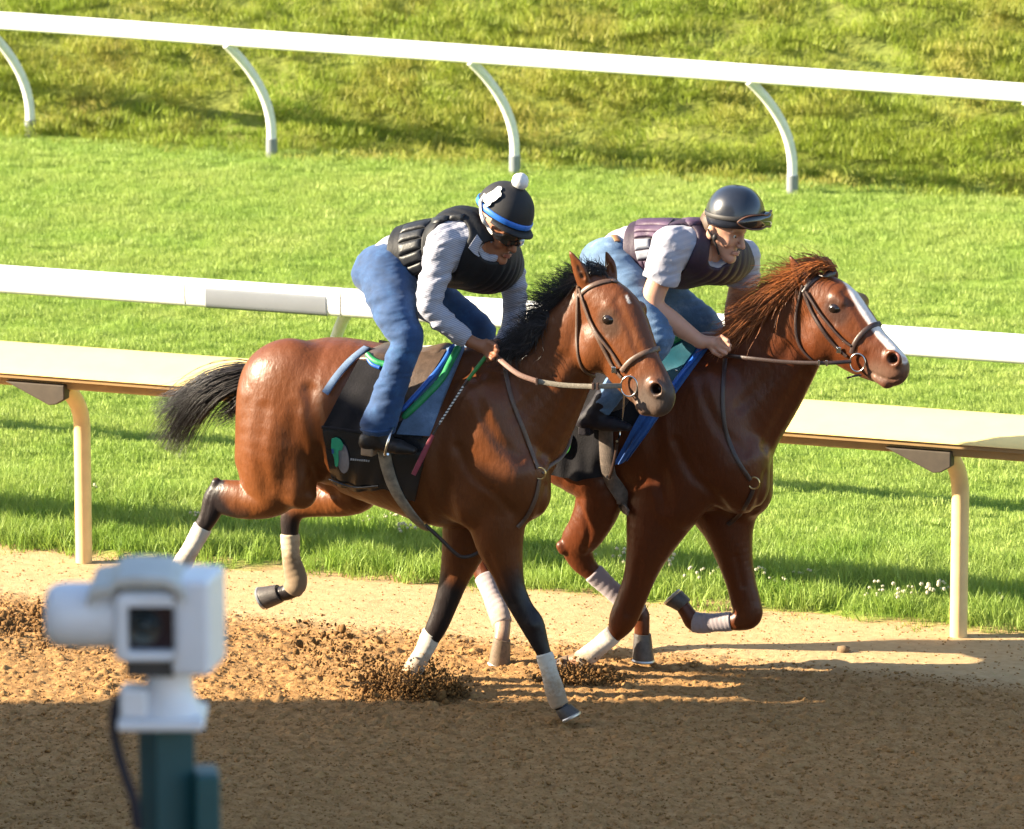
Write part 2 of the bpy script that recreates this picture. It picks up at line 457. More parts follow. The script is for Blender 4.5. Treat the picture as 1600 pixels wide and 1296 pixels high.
# inner white rail
YM = 4.3
wr = empty('turf_rail', (-1.5, YM, 0), 'plain white turf rail crossing behind the riders, nearest of the white rails', 'rail')
def oval(mb, x0, x1, yf, z, hy, hz, n=30, zadd=lambda x: 0, k=20):
    prof = [(math.cos(t) * hy, math.sin(t) * hz) for t in np.linspace(0, 2 * PI, k, endpoint=False)]
    sg = lambda v, e: math.copysign(abs(v) ** e, v)
    prof = [(hy * sg(math.cos(t), .55), hz * sg(math.sin(t), .55)) for t in np.linspace(0, 2 * PI, k, endpoint=False)]
    xs = np.linspace(x0, x1, n); V = []; Fc = []
    for x in xs:
        for (y, z_) in prof: V.append((x, yf(x) + y, z + z_ + zadd(x)))
    for i in range(n - 1):
        for j in range(k): Fc.append((i * k + j, i * k + (j + 1) % k, (i + 1) * k + (j + 1) % k, (i + 1) * k + j))
    Fc.append(tuple(range(k))); Fc.append(tuple((n - 1) * k + j for j in range(k))[::-1])
    mb.add(V, Fc)
ZM = 1.085
mb = MB(); oval(mb, -30, -3.25, lambda x: YM, ZM, .045, .078, 12); oval(mb, -3.24, -2.32, lambda x: YM, ZM, .045, .078, 8); oval(mb, -2.31, 30, lambda x: YM, ZM, .045, .078, 12)
mb.build('rail_bar', M_WHITE, wr, smooth=True)
mb = MB(); oval(mb, -3.12, -2.40, lambda x: YM, ZM - .014, .0495, .066, 6); mb.build('joint_sleeve', M_GREYW, wr, smooth=True)
for k in range(-4, 5):
    x = -2.30 + 4.85 * k
    mb = MB(); mb.tube([(x - .28, YM + .42, -.2), (x - .28, YM + .42, .35)] + arc((x - .28, YM + .42, .4), (x - .27, YM + .38, .78), (x, YM + .02, ZM - .06), 9), .033, 14)
    mb.build('post', M_STEEL, wr, smooth=True)
# outer white rail, on a slight curve
fx = [-40, -9.46, -7.38, -5.40, -3.22, 3, 20]; fyy = [17.5, 15.33, 15.12, 15.0, 14.86, 14.5, 13.6]
bx = [-40, -10, -8.45, -4, 0, 20]; bz = [.955, .955, .955, .93, .90, .86]
ff = lambda x: float(np.interp(x, fx, fyy)); fz = lambda x: float(np.interp(x, bx, bz))
orl = empty('turf_rail', (-6, 15.1, 0), 'white running rail on hooped posts at the foot of the grass bank', 'rail')
mb = MB(); oval(mb, -26, 8, lambda x: ff(x) - .28, 0, .04, .066, 60, fz); mb.build('rail_bar', M_WHITE, orl, smooth=True)
for x in [-9.46 - 2.05 * 4, -9.46 - 2.05 * 3, -9.46 - 2.05 * 2, -9.46 - 2.05, -9.46, -7.38, -5.40, -3.22, -1.15, .95, 3.0, 5.1]:
    y = ff(x); z = fz(x)
    mb = MB(); mb.tube([(x, y, -.2), (x, y, .17)] + arc((x, y, .19), (x + .01, y + .0, .55), (x - .24, y - .27, z - .05), 12), .036, 14)
    p = mb.build('post', M_STEEL, orl, smooth=True)
    mb = MB(); mb.tube([(x, y, -.05), (x, y, .17)], .043, 14); mb.build('post_sleeve', M_GREYW, p, smooth=True)

# ================================================================== unseen stand, placed and shaped to lay shade over the track
M_CONC = mat('stand concrete', (.36, .35, .33), .85, .15, 3, .3, 12)
gs = empty('shade_stand', (0, -20, 0), 'raked concrete grandstand out of frame, placed and shaped to shade the foreground', 'shade_stand')
def SP(lat, d, z):                 # lateral, distance from the camera's foot point
    q = CAM[:2] + _f * d + _r * lat
    return (q[0], q[1], z)
D_EDGE = 27.75
prof = [(D_EDGE, -.5), (D_EDGE, 5.0)]
d, z = D_EDGE, 5.0
while d > -6:
    d -= .9; prof.append((d, z)); z = min(z + .62, 15.5); prof.append((d, z))
prof.append((d, -.5))
A = [SP(-60, q[0], q[1]) for q in prof]; B = [SP(-8.6, q[0], q[1]) for q in prof]; n = len(prof)
MB().add(A + B, [tuple(range(n)), tuple(range(n, 2 * n))[::-1]] + [(i, n + i, n + (i + 1) % n, (i + 1) % n) for i in range(n)]).build('shade_tiers', M_CONC, gs)
# ================================================================== bodies: smooth blended volumes -> one skin
class Field:
    def __init__(s, lo, hi, h):
        s.h = h; s.lo = np.array(lo, float); s.n = np.ceil((np.array(hi) - s.lo) / h).astype(int) + 1
        s.F = np.full(s.n, .3, np.float32)
    def sub(s, lo, hi):
        a = np.clip(np.floor((lo - s.lo) / s.h).astype(int), 0, s.n - 1)
        b = np.clip(np.ceil((hi - s.lo) / s.h).astype(int) + 1, 1, s.n)
        b = np.maximum(b, a + 1)
        ax = [(s.lo[k] + s.h * np.arange(a[k], b[k])).astype(np.float32) for k in range(3)]
        return tuple(slice(a[k], b[k]) for k in range(3)), ax[0][:, None, None], ax[1][None, :, None], ax[2][None, None, :]
    def add(s, segs, k=.02, op='u', grow=0.0, m=None):
        """segs: list of (a, b, ra0, ra1, rl0, rl1, L)"""
        m = max(k, 3 * s.h) + .03 if m is None else m
        lo = np.min([np.minimum(g[0], g[1]) - max(g[2], g[3], g[4], g[5]) - grow - m for g in segs], 0)
        hi = np.max([np.maximum(g[0], g[1]) + max(g[2], g[3], g[4], g[5]) + grow + m for g in segs], 0)
        sl, X, Y, Z = s.sub(lo, hi)
        D = np.full([q.stop - q.start for q in sl], .3, np.float32)
        for g in segs:
            r = max(g[2], g[3], g[4], g[5]) + grow + m
            s2, X, Y, Z = s.sub(np.minimum(g[0], g[1]) - r, np.maximum(g[0], g[1]) + r)
            loc = tuple(slice(q.start - p.start, q.stop - p.start) for q, p in zip(s2, sl))
            d = seg_d(X, Y, Z, *g, grow)
            D[loc] = np.minimum(D[loc], d)
        A = s.F[sl]
        if op == 'u':
            hh = np.maximum(k - np.abs(A - D), 0) / k
            s.F[sl] = np.minimum(A, D) - hh * hh * k * .25
        elif op == 's':
            B = -D
            hh = np.maximum(k - np.abs(A - B), 0) / k
            s.F[sl] = np.maximum(A, B) + hh * hh * k * .25
        elif op == 'dent':                       # push the skin in (k > 0) along these segments, softly
            r0 = float(np.mean([g[2] for g in segs])); q_ = np.clip(-D / r0, 0, 1); s.F[sl] = A + k * q_ * q_ * (3 - 2 * q_)
        return s
    def warp(s, fn):
        X, Y, Z = np.meshgrid(*[s.lo[k] + s.h * np.arange(s.n[k]) for k in range(3)], indexing='ij', sparse=True)
        s.F += fn(X, Y, Z).astype(np.float32)
    def cut(s, fn):
        X, Y, Z = np.meshgrid(*[s.lo[k] + s.h * np.arange(s.n[k]) for k in range(3)], indexing='ij', sparse=True)
        s.F = np.maximum(s.F, fn(X, Y, Z).astype(np.float32))
    def val(s, P):
        q = (np.asarray(P) - s.lo) / s.h
        i = np.clip(np.floor(q).astype(int), 0, s.n - 2); f = np.clip(q - i, 0, 1)
        r = 0
        for a in (0, 1):
            for b in (0, 1):
                for c in (0, 1):
                    wgt = (f[..., 0] if a else 1 - f[..., 0]) * (f[..., 1] if b else 1 - f[..., 1]) * (f[..., 2] if c else 1 - f[..., 2])
                    r = r + wgt * s.F[i[..., 0] + a, i[..., 1] + b, i[..., 2] + c]
        return r
    def grad(s, P):
        P = np.asarray(P, float); e = s.h * 1.5
        g = np.stack([s.val(P + np.eye(3)[k] * e) - s.val(P - np.eye(3)[k] * e) for k in range(3)], -1)
        return g / (np.linalg.norm(g, axis=-1, keepdims=True) + 1e-9)
    def march(s, O, D, t0, t1, n=500):
        """first hit along each ray; where a ray misses, its closest approach"""
        t = np.linspace(t0, t1, n)
        v = np.stack([s.val(O + D * tt) for tt in t], 1)
        neg = v < 0
        hit = neg.any(1); idx = np.where(hit, neg.argmax(1), v.argmin(1)); idx = np.maximum(idx, 1)
        ar = np.arange(len(v)); v0 = v[ar, idx - 1]; v1 = v[ar, idx]
        f = np.where(hit, v0 / (v0 - v1 + 1e-9), 1.0)
        tt = t[idx - 1] + f * (t[1] - t[0])
        return O + D * tt[:, None]
    def see(s, q):
        """where the camera's sight line through measured positions meets the skin"""
        d = rays(q); O = np.repeat(CAM[None], len(d), 0)
        c = s.lo + s.h * s.n / 2; mid = np.linalg.norm(c - CAM); R = np.linalg.norm(s.h * s.n) / 2
        return s.march(O, d, mid - R, mid + R)
    def skin(s):
        F = s.F; n = np.array(F.shape)
        neg = F < 0
        c = np.zeros(n - 1, np.int8)
        for a in (0, 1):
            for b in (0, 1):
                for d in (0, 1):
                    c += neg[a:n[0] - 1 + a, b:n[1] - 1 + b, d:n[2] - 1 + d]
        act = np.argwhere((c > 0) & (c < 8))
        vid = np.full(n - 1, -1, np.int32); vid[tuple(act.T)] = np.arange(len(act))
        cv = {}
        for a in (0, 1):
            for b in (0, 1):
                for d in (0, 1):
                    cv[(a, b, d)] = F[act[:, 0] + a, act[:, 1] + b, act[:, 2] + d]
        acc = np.zeros((len(act), 3)); cnt = np.zeros(len(act))
        for p in cv:
            for ax in range(3):
                if p[ax]: continue
                q = list(p); q[ax] = 1; q = tuple(q)
                u, v = cv[p], cv[q]; mk = (u < 0) != (v < 0)
                t = np.where(mk, u / np.where(mk, u - v, 1), 0)
                e = np.zeros((len(act), 3)); e[:] = p; e[:, ax] = t
                acc += e * mk[:, None]; cnt += mk
        V = s.lo + s.h * (act + acc / cnt[:, None])
        quads = []
        for ax in range(3):
            o1, o2 = (ax + 1) % 3, (ax + 2) % 3
            sl0 = [slice(None)] * 3; sl1 = [slice(None)] * 3
            sl0[ax] = slice(0, -1); sl1[ax] = slice(1, None)
            ch = np.argwhere(neg[tuple(sl0)] != neg[tuple(sl1)])
            ch = ch[(ch[:, o1] > 0) & (ch[:, o2] > 0) & (ch[:, o1] < n[o1] - 1) & (ch[:, o2] < n[o2] - 1)]
            def cell(d1, d2):
                q = ch.copy(); q[:, o1] -= d1; q[:, o2] -= d2
                return vid[q[:, 0], q[:, 1], q[:, 2]]
            Q = np.stack([cell(1, 1), cell(0, 1), cell(0, 0), cell(1, 0)], 1)
            fl = ~neg[ch[:, 0], ch[:, 1], ch[:, 2]]
            Q[fl] = Q[fl][:, ::-1]
            quads.append(Q)
        Q = np.concatenate(quads); Q = Q[(Q >= 0).all(1)]
        return V, Q
def seg_d(X, Y, Z, a, b, ra0, ra1, rl0, rl1, L, grow=0.0):
    f = np.float32
    ab = b - a; l2 = float(ab @ ab) + 1e-12
    px, py, pz = X - f(a[0]), Y - f(a[1]), Z - f(a[2])
    t = np.clip((px * f(ab[0]) + py * f(ab[1]) + pz * f(ab[2])) / f(l2), 0, 1)
    dx, dy, dz = px - t * f(ab[0]), py - t * f(ab[1]), pz - t * f(ab[2])
    ra = f(ra0 + grow) + t * f(ra1 - ra0); rl = f(rl0 + grow) + t * f(rl1 - rl0)
    lat = dx * f(L[0]) + dy * f(L[1]) + dz * f(L[2])
    lat2 = lat * lat
    o2 = np.maximum(dx * dx + dy * dy + dz * dz - lat2, 0)
    ra2 = ra * ra; rl2 = rl * rl
    k0 = np.sqrt(o2 / ra2 + lat2 / rl2)
    k1 = np.sqrt(o2 / (ra2 * ra2) + lat2 / (rl2 * rl2)) + f(1e-6)
    return np.where(k0 < .05, -np.minimum(ra, rl), k0 * (k0 - 1) / k1)
def spline(C, m):
    """Catmull-Rom through rows of C"""
    C = np.asarray(C, float)
    if len(C) == 2: return np.array([C[0] + (C[1] - C[0]) * t for t in np.linspace(0, 1, m + 1)])
    P = np.vstack([2 * C[0] - C[1], C, 2 * C[-1] - C[-2]]); out = []
    for i in range(1, len(P) - 2):
        for t in np.linspace(0, 1, m, endpoint=False):
            out.append(.5 * (2 * P[i] + (P[i + 1] - P[i - 1]) * t + (2 * P[i - 1] - 5 * P[i] + 4 * P[i + 1] - P[i + 2]) * t * t + (3 * P[i] - P[i - 1] - 3 * P[i + 1] + P[i + 2]) * t ** 3))
    return np.array(out + [C[-1]])
def limb(Y0, pts, yaw=0.0, m=4):
    """pts: (px, py, dy, visible half width in px, sideways radius in m) measured from the photograph,
    placed dy beside the lengthwise plane y = Y0 -> segments"""
    L = np.array([math.sin(yaw), math.cos(yaw), 0])
    P = np.array([U(p[0], p[1], Y0 + p[2]) for p in pts]); C = []
    for i, p in enumerate(pts):
        T = P[min(i + 1, len(P) - 1)] - P[max(i - 1, 0)]; T /= np.linalg.norm(T)
        M = np.cross(T, L); M /= np.linalg.norm(M) + 1e-9
        tx, tu = T @ R3, T @ U3
        N = (R3 * -tu + U3 * tx); N /= np.linalg.norm(N) + 1e-9
        hw = p[3] / scale_at(P[i]); rl = p[4]
        mn = max(abs(M @ N), .5); ra = math.sqrt(max(hw * hw - (rl * (L @ N)) ** 2, (.35 * hw) ** 2)) / mn
        C.append([*P[i], ra, rl])
    C = spline(C, m)
    return [(C[i][:3], C[i + 1][:3], C[i][3], C[i + 1][3], C[i][4], C[i + 1][4], L) for i in range(len(C) - 1)]
def blob(Y0, px, py, dy, rx, ry, rl, ang=0.0, yaw=0.0):
    """an ellipsoid: half sizes rx, ry in px along/across ang (degrees, clockwise in the picture), rl in m"""
    P = U(px, py, Y0 + dy); s_ = scale_at(P); a = math.radians(ang)
    ex = np.array([math.cos(yaw), -math.sin(yaw), 0]); T = ex * math.cos(a) - np.array([0, 0, 1]) * math.sin(a)
    L = np.array([math.sin(yaw), math.cos(yaw), 0])
    if rx >= ry: h = (rx - ry) / s_; r = ry / s_
    else: T = ex * math.sin(a) + np.array([0, 0, 1]) * math.cos(a); h = (ry - rx) / s_; r = rx / s_
    return [(P - T * h * .999, P + T * h * .999 + 1e-5, r, r, rl, rl, L)]
def tone(me, name, vals, rgb=False):
    if rgb:
        at = me.attributes.new(name, 'FLOAT_COLOR', 'POINT'); v = np.ones((len(vals), 4), np.float32); v[:, :3] = vals; at.data.foreach_set('color', v.ravel())
    else:
        at = me.attributes.new(name, 'FLOAT', 'POINT'); at.data.foreach_set('value', np.asarray(vals, np.float32))
def relax(V, Q, it=2, lam=.5):
    n = len(V)
    e = np.concatenate([Q[:, [0, 1]], Q[:, [1, 2]], Q[:, [2, 3]], Q[:, [3, 0]]])
    for k in range(it * 2):
        l = lam if k % 2 == 0 else -lam * 1.03
        acc = np.zeros_like(V); cnt = np.bincount(e[:, 0], minlength=n) + 1e-9
        for ax in range(3): acc[:, ax] = np.bincount(e[:, 0], V[e[:, 1], ax], minlength=n)
        V = V + l * (acc / cnt[:, None] - V) * (np.bincount(e[:, 0], minlength=n) > 0)[:, None]
    return V
def skin_obj(name, F, m, parent, it=2):
    V, Q = F.skin(); V = relax(V, Q, it)
    return mesh(name, V, Q, m, parent, True), V
def seg_dist(V, pts):
    """distance of vertices from a 3D polyline"""
    d = np.full(len(V), 9.0)
    for a, b in zip(pts[:-1], pts[1:]):
        ab = b - a; t = np.clip(((V - a) @ ab) / (ab @ ab + 1e-12), 0, 1)
        d = np.minimum(d, np.linalg.norm(V - a - t[:, None] * ab, axis=1))
    return d
def smooth01(x): x = np.clip(x, 0, 1); return x * x * (3 - 2 * x)

# ------------------------------------------------------------------ straps, cloths and panels that lie on a body
def resample(P, n):
    P = np.asarray(P, float); d = np.r_[0, np.cumsum(np.linalg.norm(np.diff(P, axis=0), axis=1))]
    t = np.linspace(0, d[-1], n)
    return np.stack([np.interp(t, d, P[:, k]) for k in range(P.shape[1])], 1)
def strap_mesh(mb, P, N, wid, th):
    """a flat strap along P lying with face normal N; wid may vary along it"""
    n = len(P); wid = np.broadcast_to(wid, n)
    V = []; Fc = []
    for i in range(n):
        T = P[min(i + 1, n - 1)] - P[max(i - 1, 0)]; T = T / (np.linalg.norm(T) + 1e-9)
        B = np.cross(N[i], T); B /= np.linalg.norm(B) + 1e-9; Nn = np.cross(T, B)
        h = wid[i] / 2; e = min(th * .35, h * .5)
        for (u, v) in ((-h, 0), (-h, th - e), (-h + e, th), (h - e, th), (h, th - e), (h, 0)):
            V.append(P[i] + B * u + Nn * v)
    for i in range(n - 1):
        for k in range(6): Fc.append((i * 6 + k, i * 6 + (k + 1) % 6, (i + 1) * 6 + (k + 1) % 6, (i + 1) * 6 + k))
    Fc.append(tuple(range(6))); Fc.append(tuple((n - 1) * 6 + k for k in range(6))[::-1])
    mb.add(V, Fc)
def lay(F, q, off=.004, n=None, smooth=True):
    """points of a measured line laid on the skin of F -> P, N"""
    q = np.asarray(q, float)
    if len(q) > 2: q = spline(q, 6)
    n = n or max(8, int(np.sum(np.linalg.norm(np.diff(q, axis=0), axis=1)) / 5))
    q = resample(q, n)
    P = F.see(q)
    for it in range(3):
        P = P - F.grad(P) * (F.val(P))[:, None]
    if smooth:
        for it in range(2): P[1:-1] = (P[:-2] + 2 * P[1:-1] + P[2:]) / 4
    N = F.grad(P)
    for it in range(4): N[1:-1] = (N[:-2] + N[1:-1] + N[2:]) / 3
    N /= np.linalg.norm(N, axis=1, keepdims=True)
    return P + N * off, N
def strap_on(name, F, q, wid, th, m, parent, off=.002, n=None, reflect=None):
    P, N = lay(F, q, off, n)
    if reflect is not None:
        c, L = reflect
        P2 = P - 2 * ((P - c) @ L)[:, None] * L; N2 = N - 2 * (N @ L)[:, None] * L
        P = np.vstack([P, P2[::-1]]); N = np.vstack([N, N2[::-1]])
        P = resample(P, len(P)); P[1:-1] = (P[:-2] + 2 * P[1:-1] + P[2:]) / 4
    mb = MB(); strap_mesh(mb, P, N, wid, th)
    return mb.build(name, m, parent, smooth=True), P, N
def cloth_on(name, F, top, bot, th, m, parent, nu=24, nv=18, off=.006, wav=None, mirror=None, puff=0.0):
    """a cloth between two measured lines (top, bottom), laid on the skin of F, with thickness"""
    def rs(q, n):
        q = np.asarray(q, float)
        return resample(q, n)
    A = rs(top, nu); B = rs(bot, nu)
    t = np.linspace(0, 1, nv)[:, None, None]
    q = (A[None] * (1 - t) + B[None] * t).reshape(-1, 2)
    P = F.see(q); P = P - F.grad(P) * F.val(P)[:, None]
    g = P.reshape(nv, nu, 3)
    for it in range(3):
        g[:, 1:-1] = (g[:, :-2] + 2 * g[:, 1:-1] + g[:, 2:]) / 4
        g[1:-1] = (g[:-2] + 2 * g[1:-1] + g[2:]) / 4
    N = F.grad(g.reshape(-1, 3)).reshape(nv, nu, 3)
    for it in range(3):
        N[:, 1:-1] = (N[:, :-2] + N[:, 1:-1] + N[:, 2:]) / 3
        N[1:-1] = (N[:-2] + N[1:-1] + N[2:]) / 3
    N /= np.linalg.norm(N, axis=2, keepdims=True)
    uu, vv = np.meshgrid(np.linspace(0, 1, nu), np.linspace(0, 1, nv))
    o = off + (wav(uu, vv) if wav else 0)
    if puff: o = o + puff * np.clip(4 * np.minimum(np.minimum(uu, 1 - uu), np.minimum(vv, 1 - vv)) * 1.6, 0, 1) ** .5
    top_ = g + N * (o + th)[..., None] if not np.isscalar(o) else g + N * (o + th)
    low = g + N * (off * .3)
    V = np.concatenate([top_.reshape(-1, 3), low.reshape(-1, 3)])
    Fc = []; K = nu * nv
    for j in range(nv - 1):
        for i in range(nu - 1):
            a = j * nu + i
            Fc.append((a, a + nu, a + nu + 1, a + 1)); Fc.append((K + a, K + a + 1, K + a + nu + 1, K + a + nu))
    rim = [i for i in range(nu)] + [j * nu + nu - 1 for j in range(1, nv)] + [(nv - 1) * nu + i for i in range(nu - 2, -1, -1)] + [j * nu for j in range(nv - 2, 0, -1)]
    for a, b in zip(rim, rim[1:] + rim[:1]): Fc.append((a, b, K + b, K + a))
    V = list(V)
    if mirror is not None:
        b = len(V); V += [np.array([v[0], 2 * mirror - v[1], v[2]]) for v in V[:b]]
        Fc += [tuple(i + b for i in f[::-1]) for f in Fc]
    ob = mesh(name, V, Fc, m, parent, True)
    ob.data.set_sharp_from_angle(angle=math.radians(55))
    return ob, g, N
def hair(name, strands, m, parent, nseg=9):
    """strands: list of (points, base radius) -> thin tapering three-sided tubes as one mesh"""
    V = []; Fq = []; tn = []
    g = np.random.default_rng(len(strands))
    for pts, r in strands:
        P = resample(pts, nseg); b = len(V)
        T = np.gradient(P, axis=0); T /= np.linalg.norm(T, axis=1, keepdims=True) + 1e-9
        a = np.cross(T, np.array([.31, .52, .79])); a /= np.linalg.norm(a, axis=1, keepdims=True) + 1e-9
        c = np.cross(T, a); tv = g.random()
        for i in range(nseg):
            rr = r * (1 - .85 * (i / (nseg - 1)) ** 1.5)
            for k in range(3):
                th = 2 * PI * k / 3
                V.append(P[i] + rr * (a[i] * math.cos(th) + c[i] * math.sin(th))); tn.append(tv)
        for i in range(nseg - 1):
            for k in range(3): Fq.append((b + i * 3 + k, b + i * 3 + (k + 1) % 3, b + (i + 1) * 3 + (k + 1) % 3, b + (i + 1) * 3 + k))
    o = mesh(name, np.array(V), np.array(Fq), m, parent, True)
    tone(o.data, 'tone', tn)
    return o
# ================================================================== horses
YN = 0.11                           # lengthwise middle plane of the bay
YF = YN + 1.03                      # and of the chestnut behind it
def coat_mat(name, rough=.38):
    m, t, b = new_mat(name)
    at = nn(t, 'ShaderNodeAttribute', attribute_name='coat')
    n1 = noise(t, 7, 5, .6); n2 = noise(t, 150, 3, .6, stretch=(1, 1, .35))
    c = mixc(t, ramp(t, n1, [(.3, (.12,) * 3), (.7, (0,) * 3)]), at.outputs['Color'], (.03, .008, .003))
    c = mixc(t, ramp(t, n2, [(.3, (.35,) * 3), (.65, (0,) * 3)]), c, mixc(t, .55, c, (.01, .004, .002)))
    t.links.new(c, b.inputs['Base Color'])
    t.links.new(ramp(t, n1, [(.3, (rough - .05,) * 3), (.7, (rough + .1,) * 3)]), b.inputs['Roughness'])
    b.inputs['Specular IOR Level'].default_value = .30
    n3 = noise(t, 26, 4, .55, stretch=(1, 1, .5)); n4 = noise(t, 95, 4, .65, stretch=(1, 1, .25))
    b1 = nn(t, 'ShaderNodeBump', i_Strength=.22, i_Distance=.02); t.links.new(n3, b1.inputs['Height'])
    b2 = nn(t, 'ShaderNodeBump', i_Strength=.25, i_Distance=.004); t.links.new(n4, b2.inputs['Height']); t.links.new(b1.outputs[0], b2.inputs['Normal']); t.links.new(b2.outputs[0], b.inputs['Normal'])
    return m
def hair_mat(name, lo, hi, rough=.4):
    m, t, b = new_mat(name)
    at = nn(t, 'ShaderNodeAttribute', attribute_name='tone')
    t.links.new(mixc(t, at.outputs['Fac'], lo, hi), b.inputs['Base Color'])
    b.inputs['Roughness'].default_value = rough; b.inputs['Specular IOR Level'].default_value = .5
    return m
M_COAT = coat_mat('horse coat')
M_EYE = mat('horse eye', (.012, .007, .005), .06, .2, 60, coat=.5)
M_HOOF = mat('hoof horn', (.055, .045, .04), .5, .35, 60, .15, 120)
M_HOOF2 = mat('dusty hoof', (.13, .085, .05), .7, .3, 60, .15, 120)
M_SHOE = mat('aluminium shoe', (.5, .48, .45), .4, .1, 40, metal=.8)
def wrap_mat(name, c, dirty):
    m, t, b = new_mat(name)
    n = noise(t, 22, 5, .7); at = nn(t, 'ShaderNodeAttribute', attribute_name='dirt')
    mth = nn(t, 'ShaderNodeMath', operation='MULTIPLY_ADD', i_1=.9); t.links.new(n, mth.inputs[0]); t.links.new(at.outputs['Fac'], mth.inputs[2])
    cc = mixc(t, ramp(t, mth.outputs[0], [(.62, (0,) * 3), (1.0, (.9,) * 3)]), c, dirty)
    t.links.new(cc, b.inputs['Base Color']); b.inputs['Roughness'].default_value = .85; b.inputs['Sheen Weight'].default_value = .15
    bump(t, b, noise(t, 220, 4, .6), .25, .004)
    return m
M_WRAP = wrap_mat('white leg bandage', (.52, .47, .40), (.24, .16, .09))
M_WRAPT = wrap_mat('tan leg bandage', (.46, .37, .25), (.16, .10, .05))
M_WRAPSHADE = wrap_mat('shade-toned leg bandage', (.27, .225, .235), (.25, .17, .10))  # white bandage with shade mixed into its colour

def leg_wrap(Y0, pts, m, horse, dirty_end=1.0, turns=9):
    segs = limb(Y0, pts, m=6)
    C = [g[0] for g in segs] + [segs[-1][1]]; ra = [g[2] for g in segs] + [segs[-1][3]]; rl = [g[4] for g in segs] + [segs[-1][5]]
    C = resample(np.column_stack([np.array(C), ra, rl]), 46); L = segs[0][6]; n = 20
    V = []; Fq = []; dt = []
    for i, c in enumerate(C):
        T = C[min(i + 1, len(C) - 1)][:3] - C[max(i - 1, 0)][:3]; T /= np.linalg.norm(T)
        l = L - T * (L @ T); l /= np.linalg.norm(l); mm = np.cross(T, l)
        for k in range(n):
            th = 2 * PI * k / n; u = i / (len(C) - 1)
            ph = (u * turns + k / n * 1.0 + .15 * math.sin(3 * u + th)) % 1.0
            g_ = .0022 * ph + .0015 * math.sin(th * 2 + u * 11)
            if i in (0, len(C) - 1): g_ -= .006
            V.append(c[:3] + mm * math.cos(th) * (c[3] + g_) + l * math.sin(th) * (c[4] + g_)); dt.append((.06 + u * .62) * dirty_end)
    for i in range(len(C) - 1):
        for k in range(n): Fq.append((i * n + k, i * n + (k + 1) % n, (i + 1) * n + (k + 1) % n, (i + 1) * n + k))
    o = mesh('leg_wrap', V, Fq, m, horse, True); tone(o.data, 'dirt', dt)
    return o
def hoof(Y0, c, d, toe, dy, r, horse, m, shoe=True):
    """c: coronet centre, d: sole centre, toe: picture direction of the toe"""
    c3, d3 = U(*c, Y0 + dy), U(*d, Y0 + dy)
    ax = d3 - c3; h = np.linalg.norm(ax); ax /= h
    t = R3 * toe[0] - U3 * toe[1]; t = t - ax * (t @ ax); t /= np.linalg.norm(t)
    w_ = np.cross(ax, t); mb = MB(); n = 22; V = []; Fc = []
    rings = [(0, .80, .0, .78), (.12, .86, .0, .84), (.55, .95, .10, .93), (.92, 1.04, .2, 1.02), (1.0, 1.04, .21, 1.02)]
    for (u, rt, sh, rw) in rings:
        for k in range(n):
            th = 2 * PI * k / n; ct = math.cos(th)
            heel = 1.0 if ct > 0 else .82
            V.append(c3 + ax * h * u + t * (r * (rt * ct * heel + sh)) + w_ * r * rw * math.sin(th) * .95)
    for i in range(len(rings) - 1):
        for k in range(n): Fc.append((i * n + k, i * n + (k + 1) % n, (i + 1) * n + (k + 1) % n, (i + 1) * n + k))
    Fc.append(tuple(range(n))); Fc.append(tuple((len(rings) - 1) * n + k for k in range(n))[::-1])
    mb.add(V, Fc); o = mb.build('hoof', m, horse, smooth=True)
    if shoe:
        pts = [d3 + ax * .004 + t * r * (.98 * math.cos(a) * (1 if math.cos(a) > 0 else .82) + .2) + w_ * r * .94 * math.sin(a) for a in np.linspace(-2.5, 2.5, 22)]
        mb = MB(); mb.tube(pts, .008, 6); mb.build('shoe', M_SHOE, o, smooth=True)
    return o

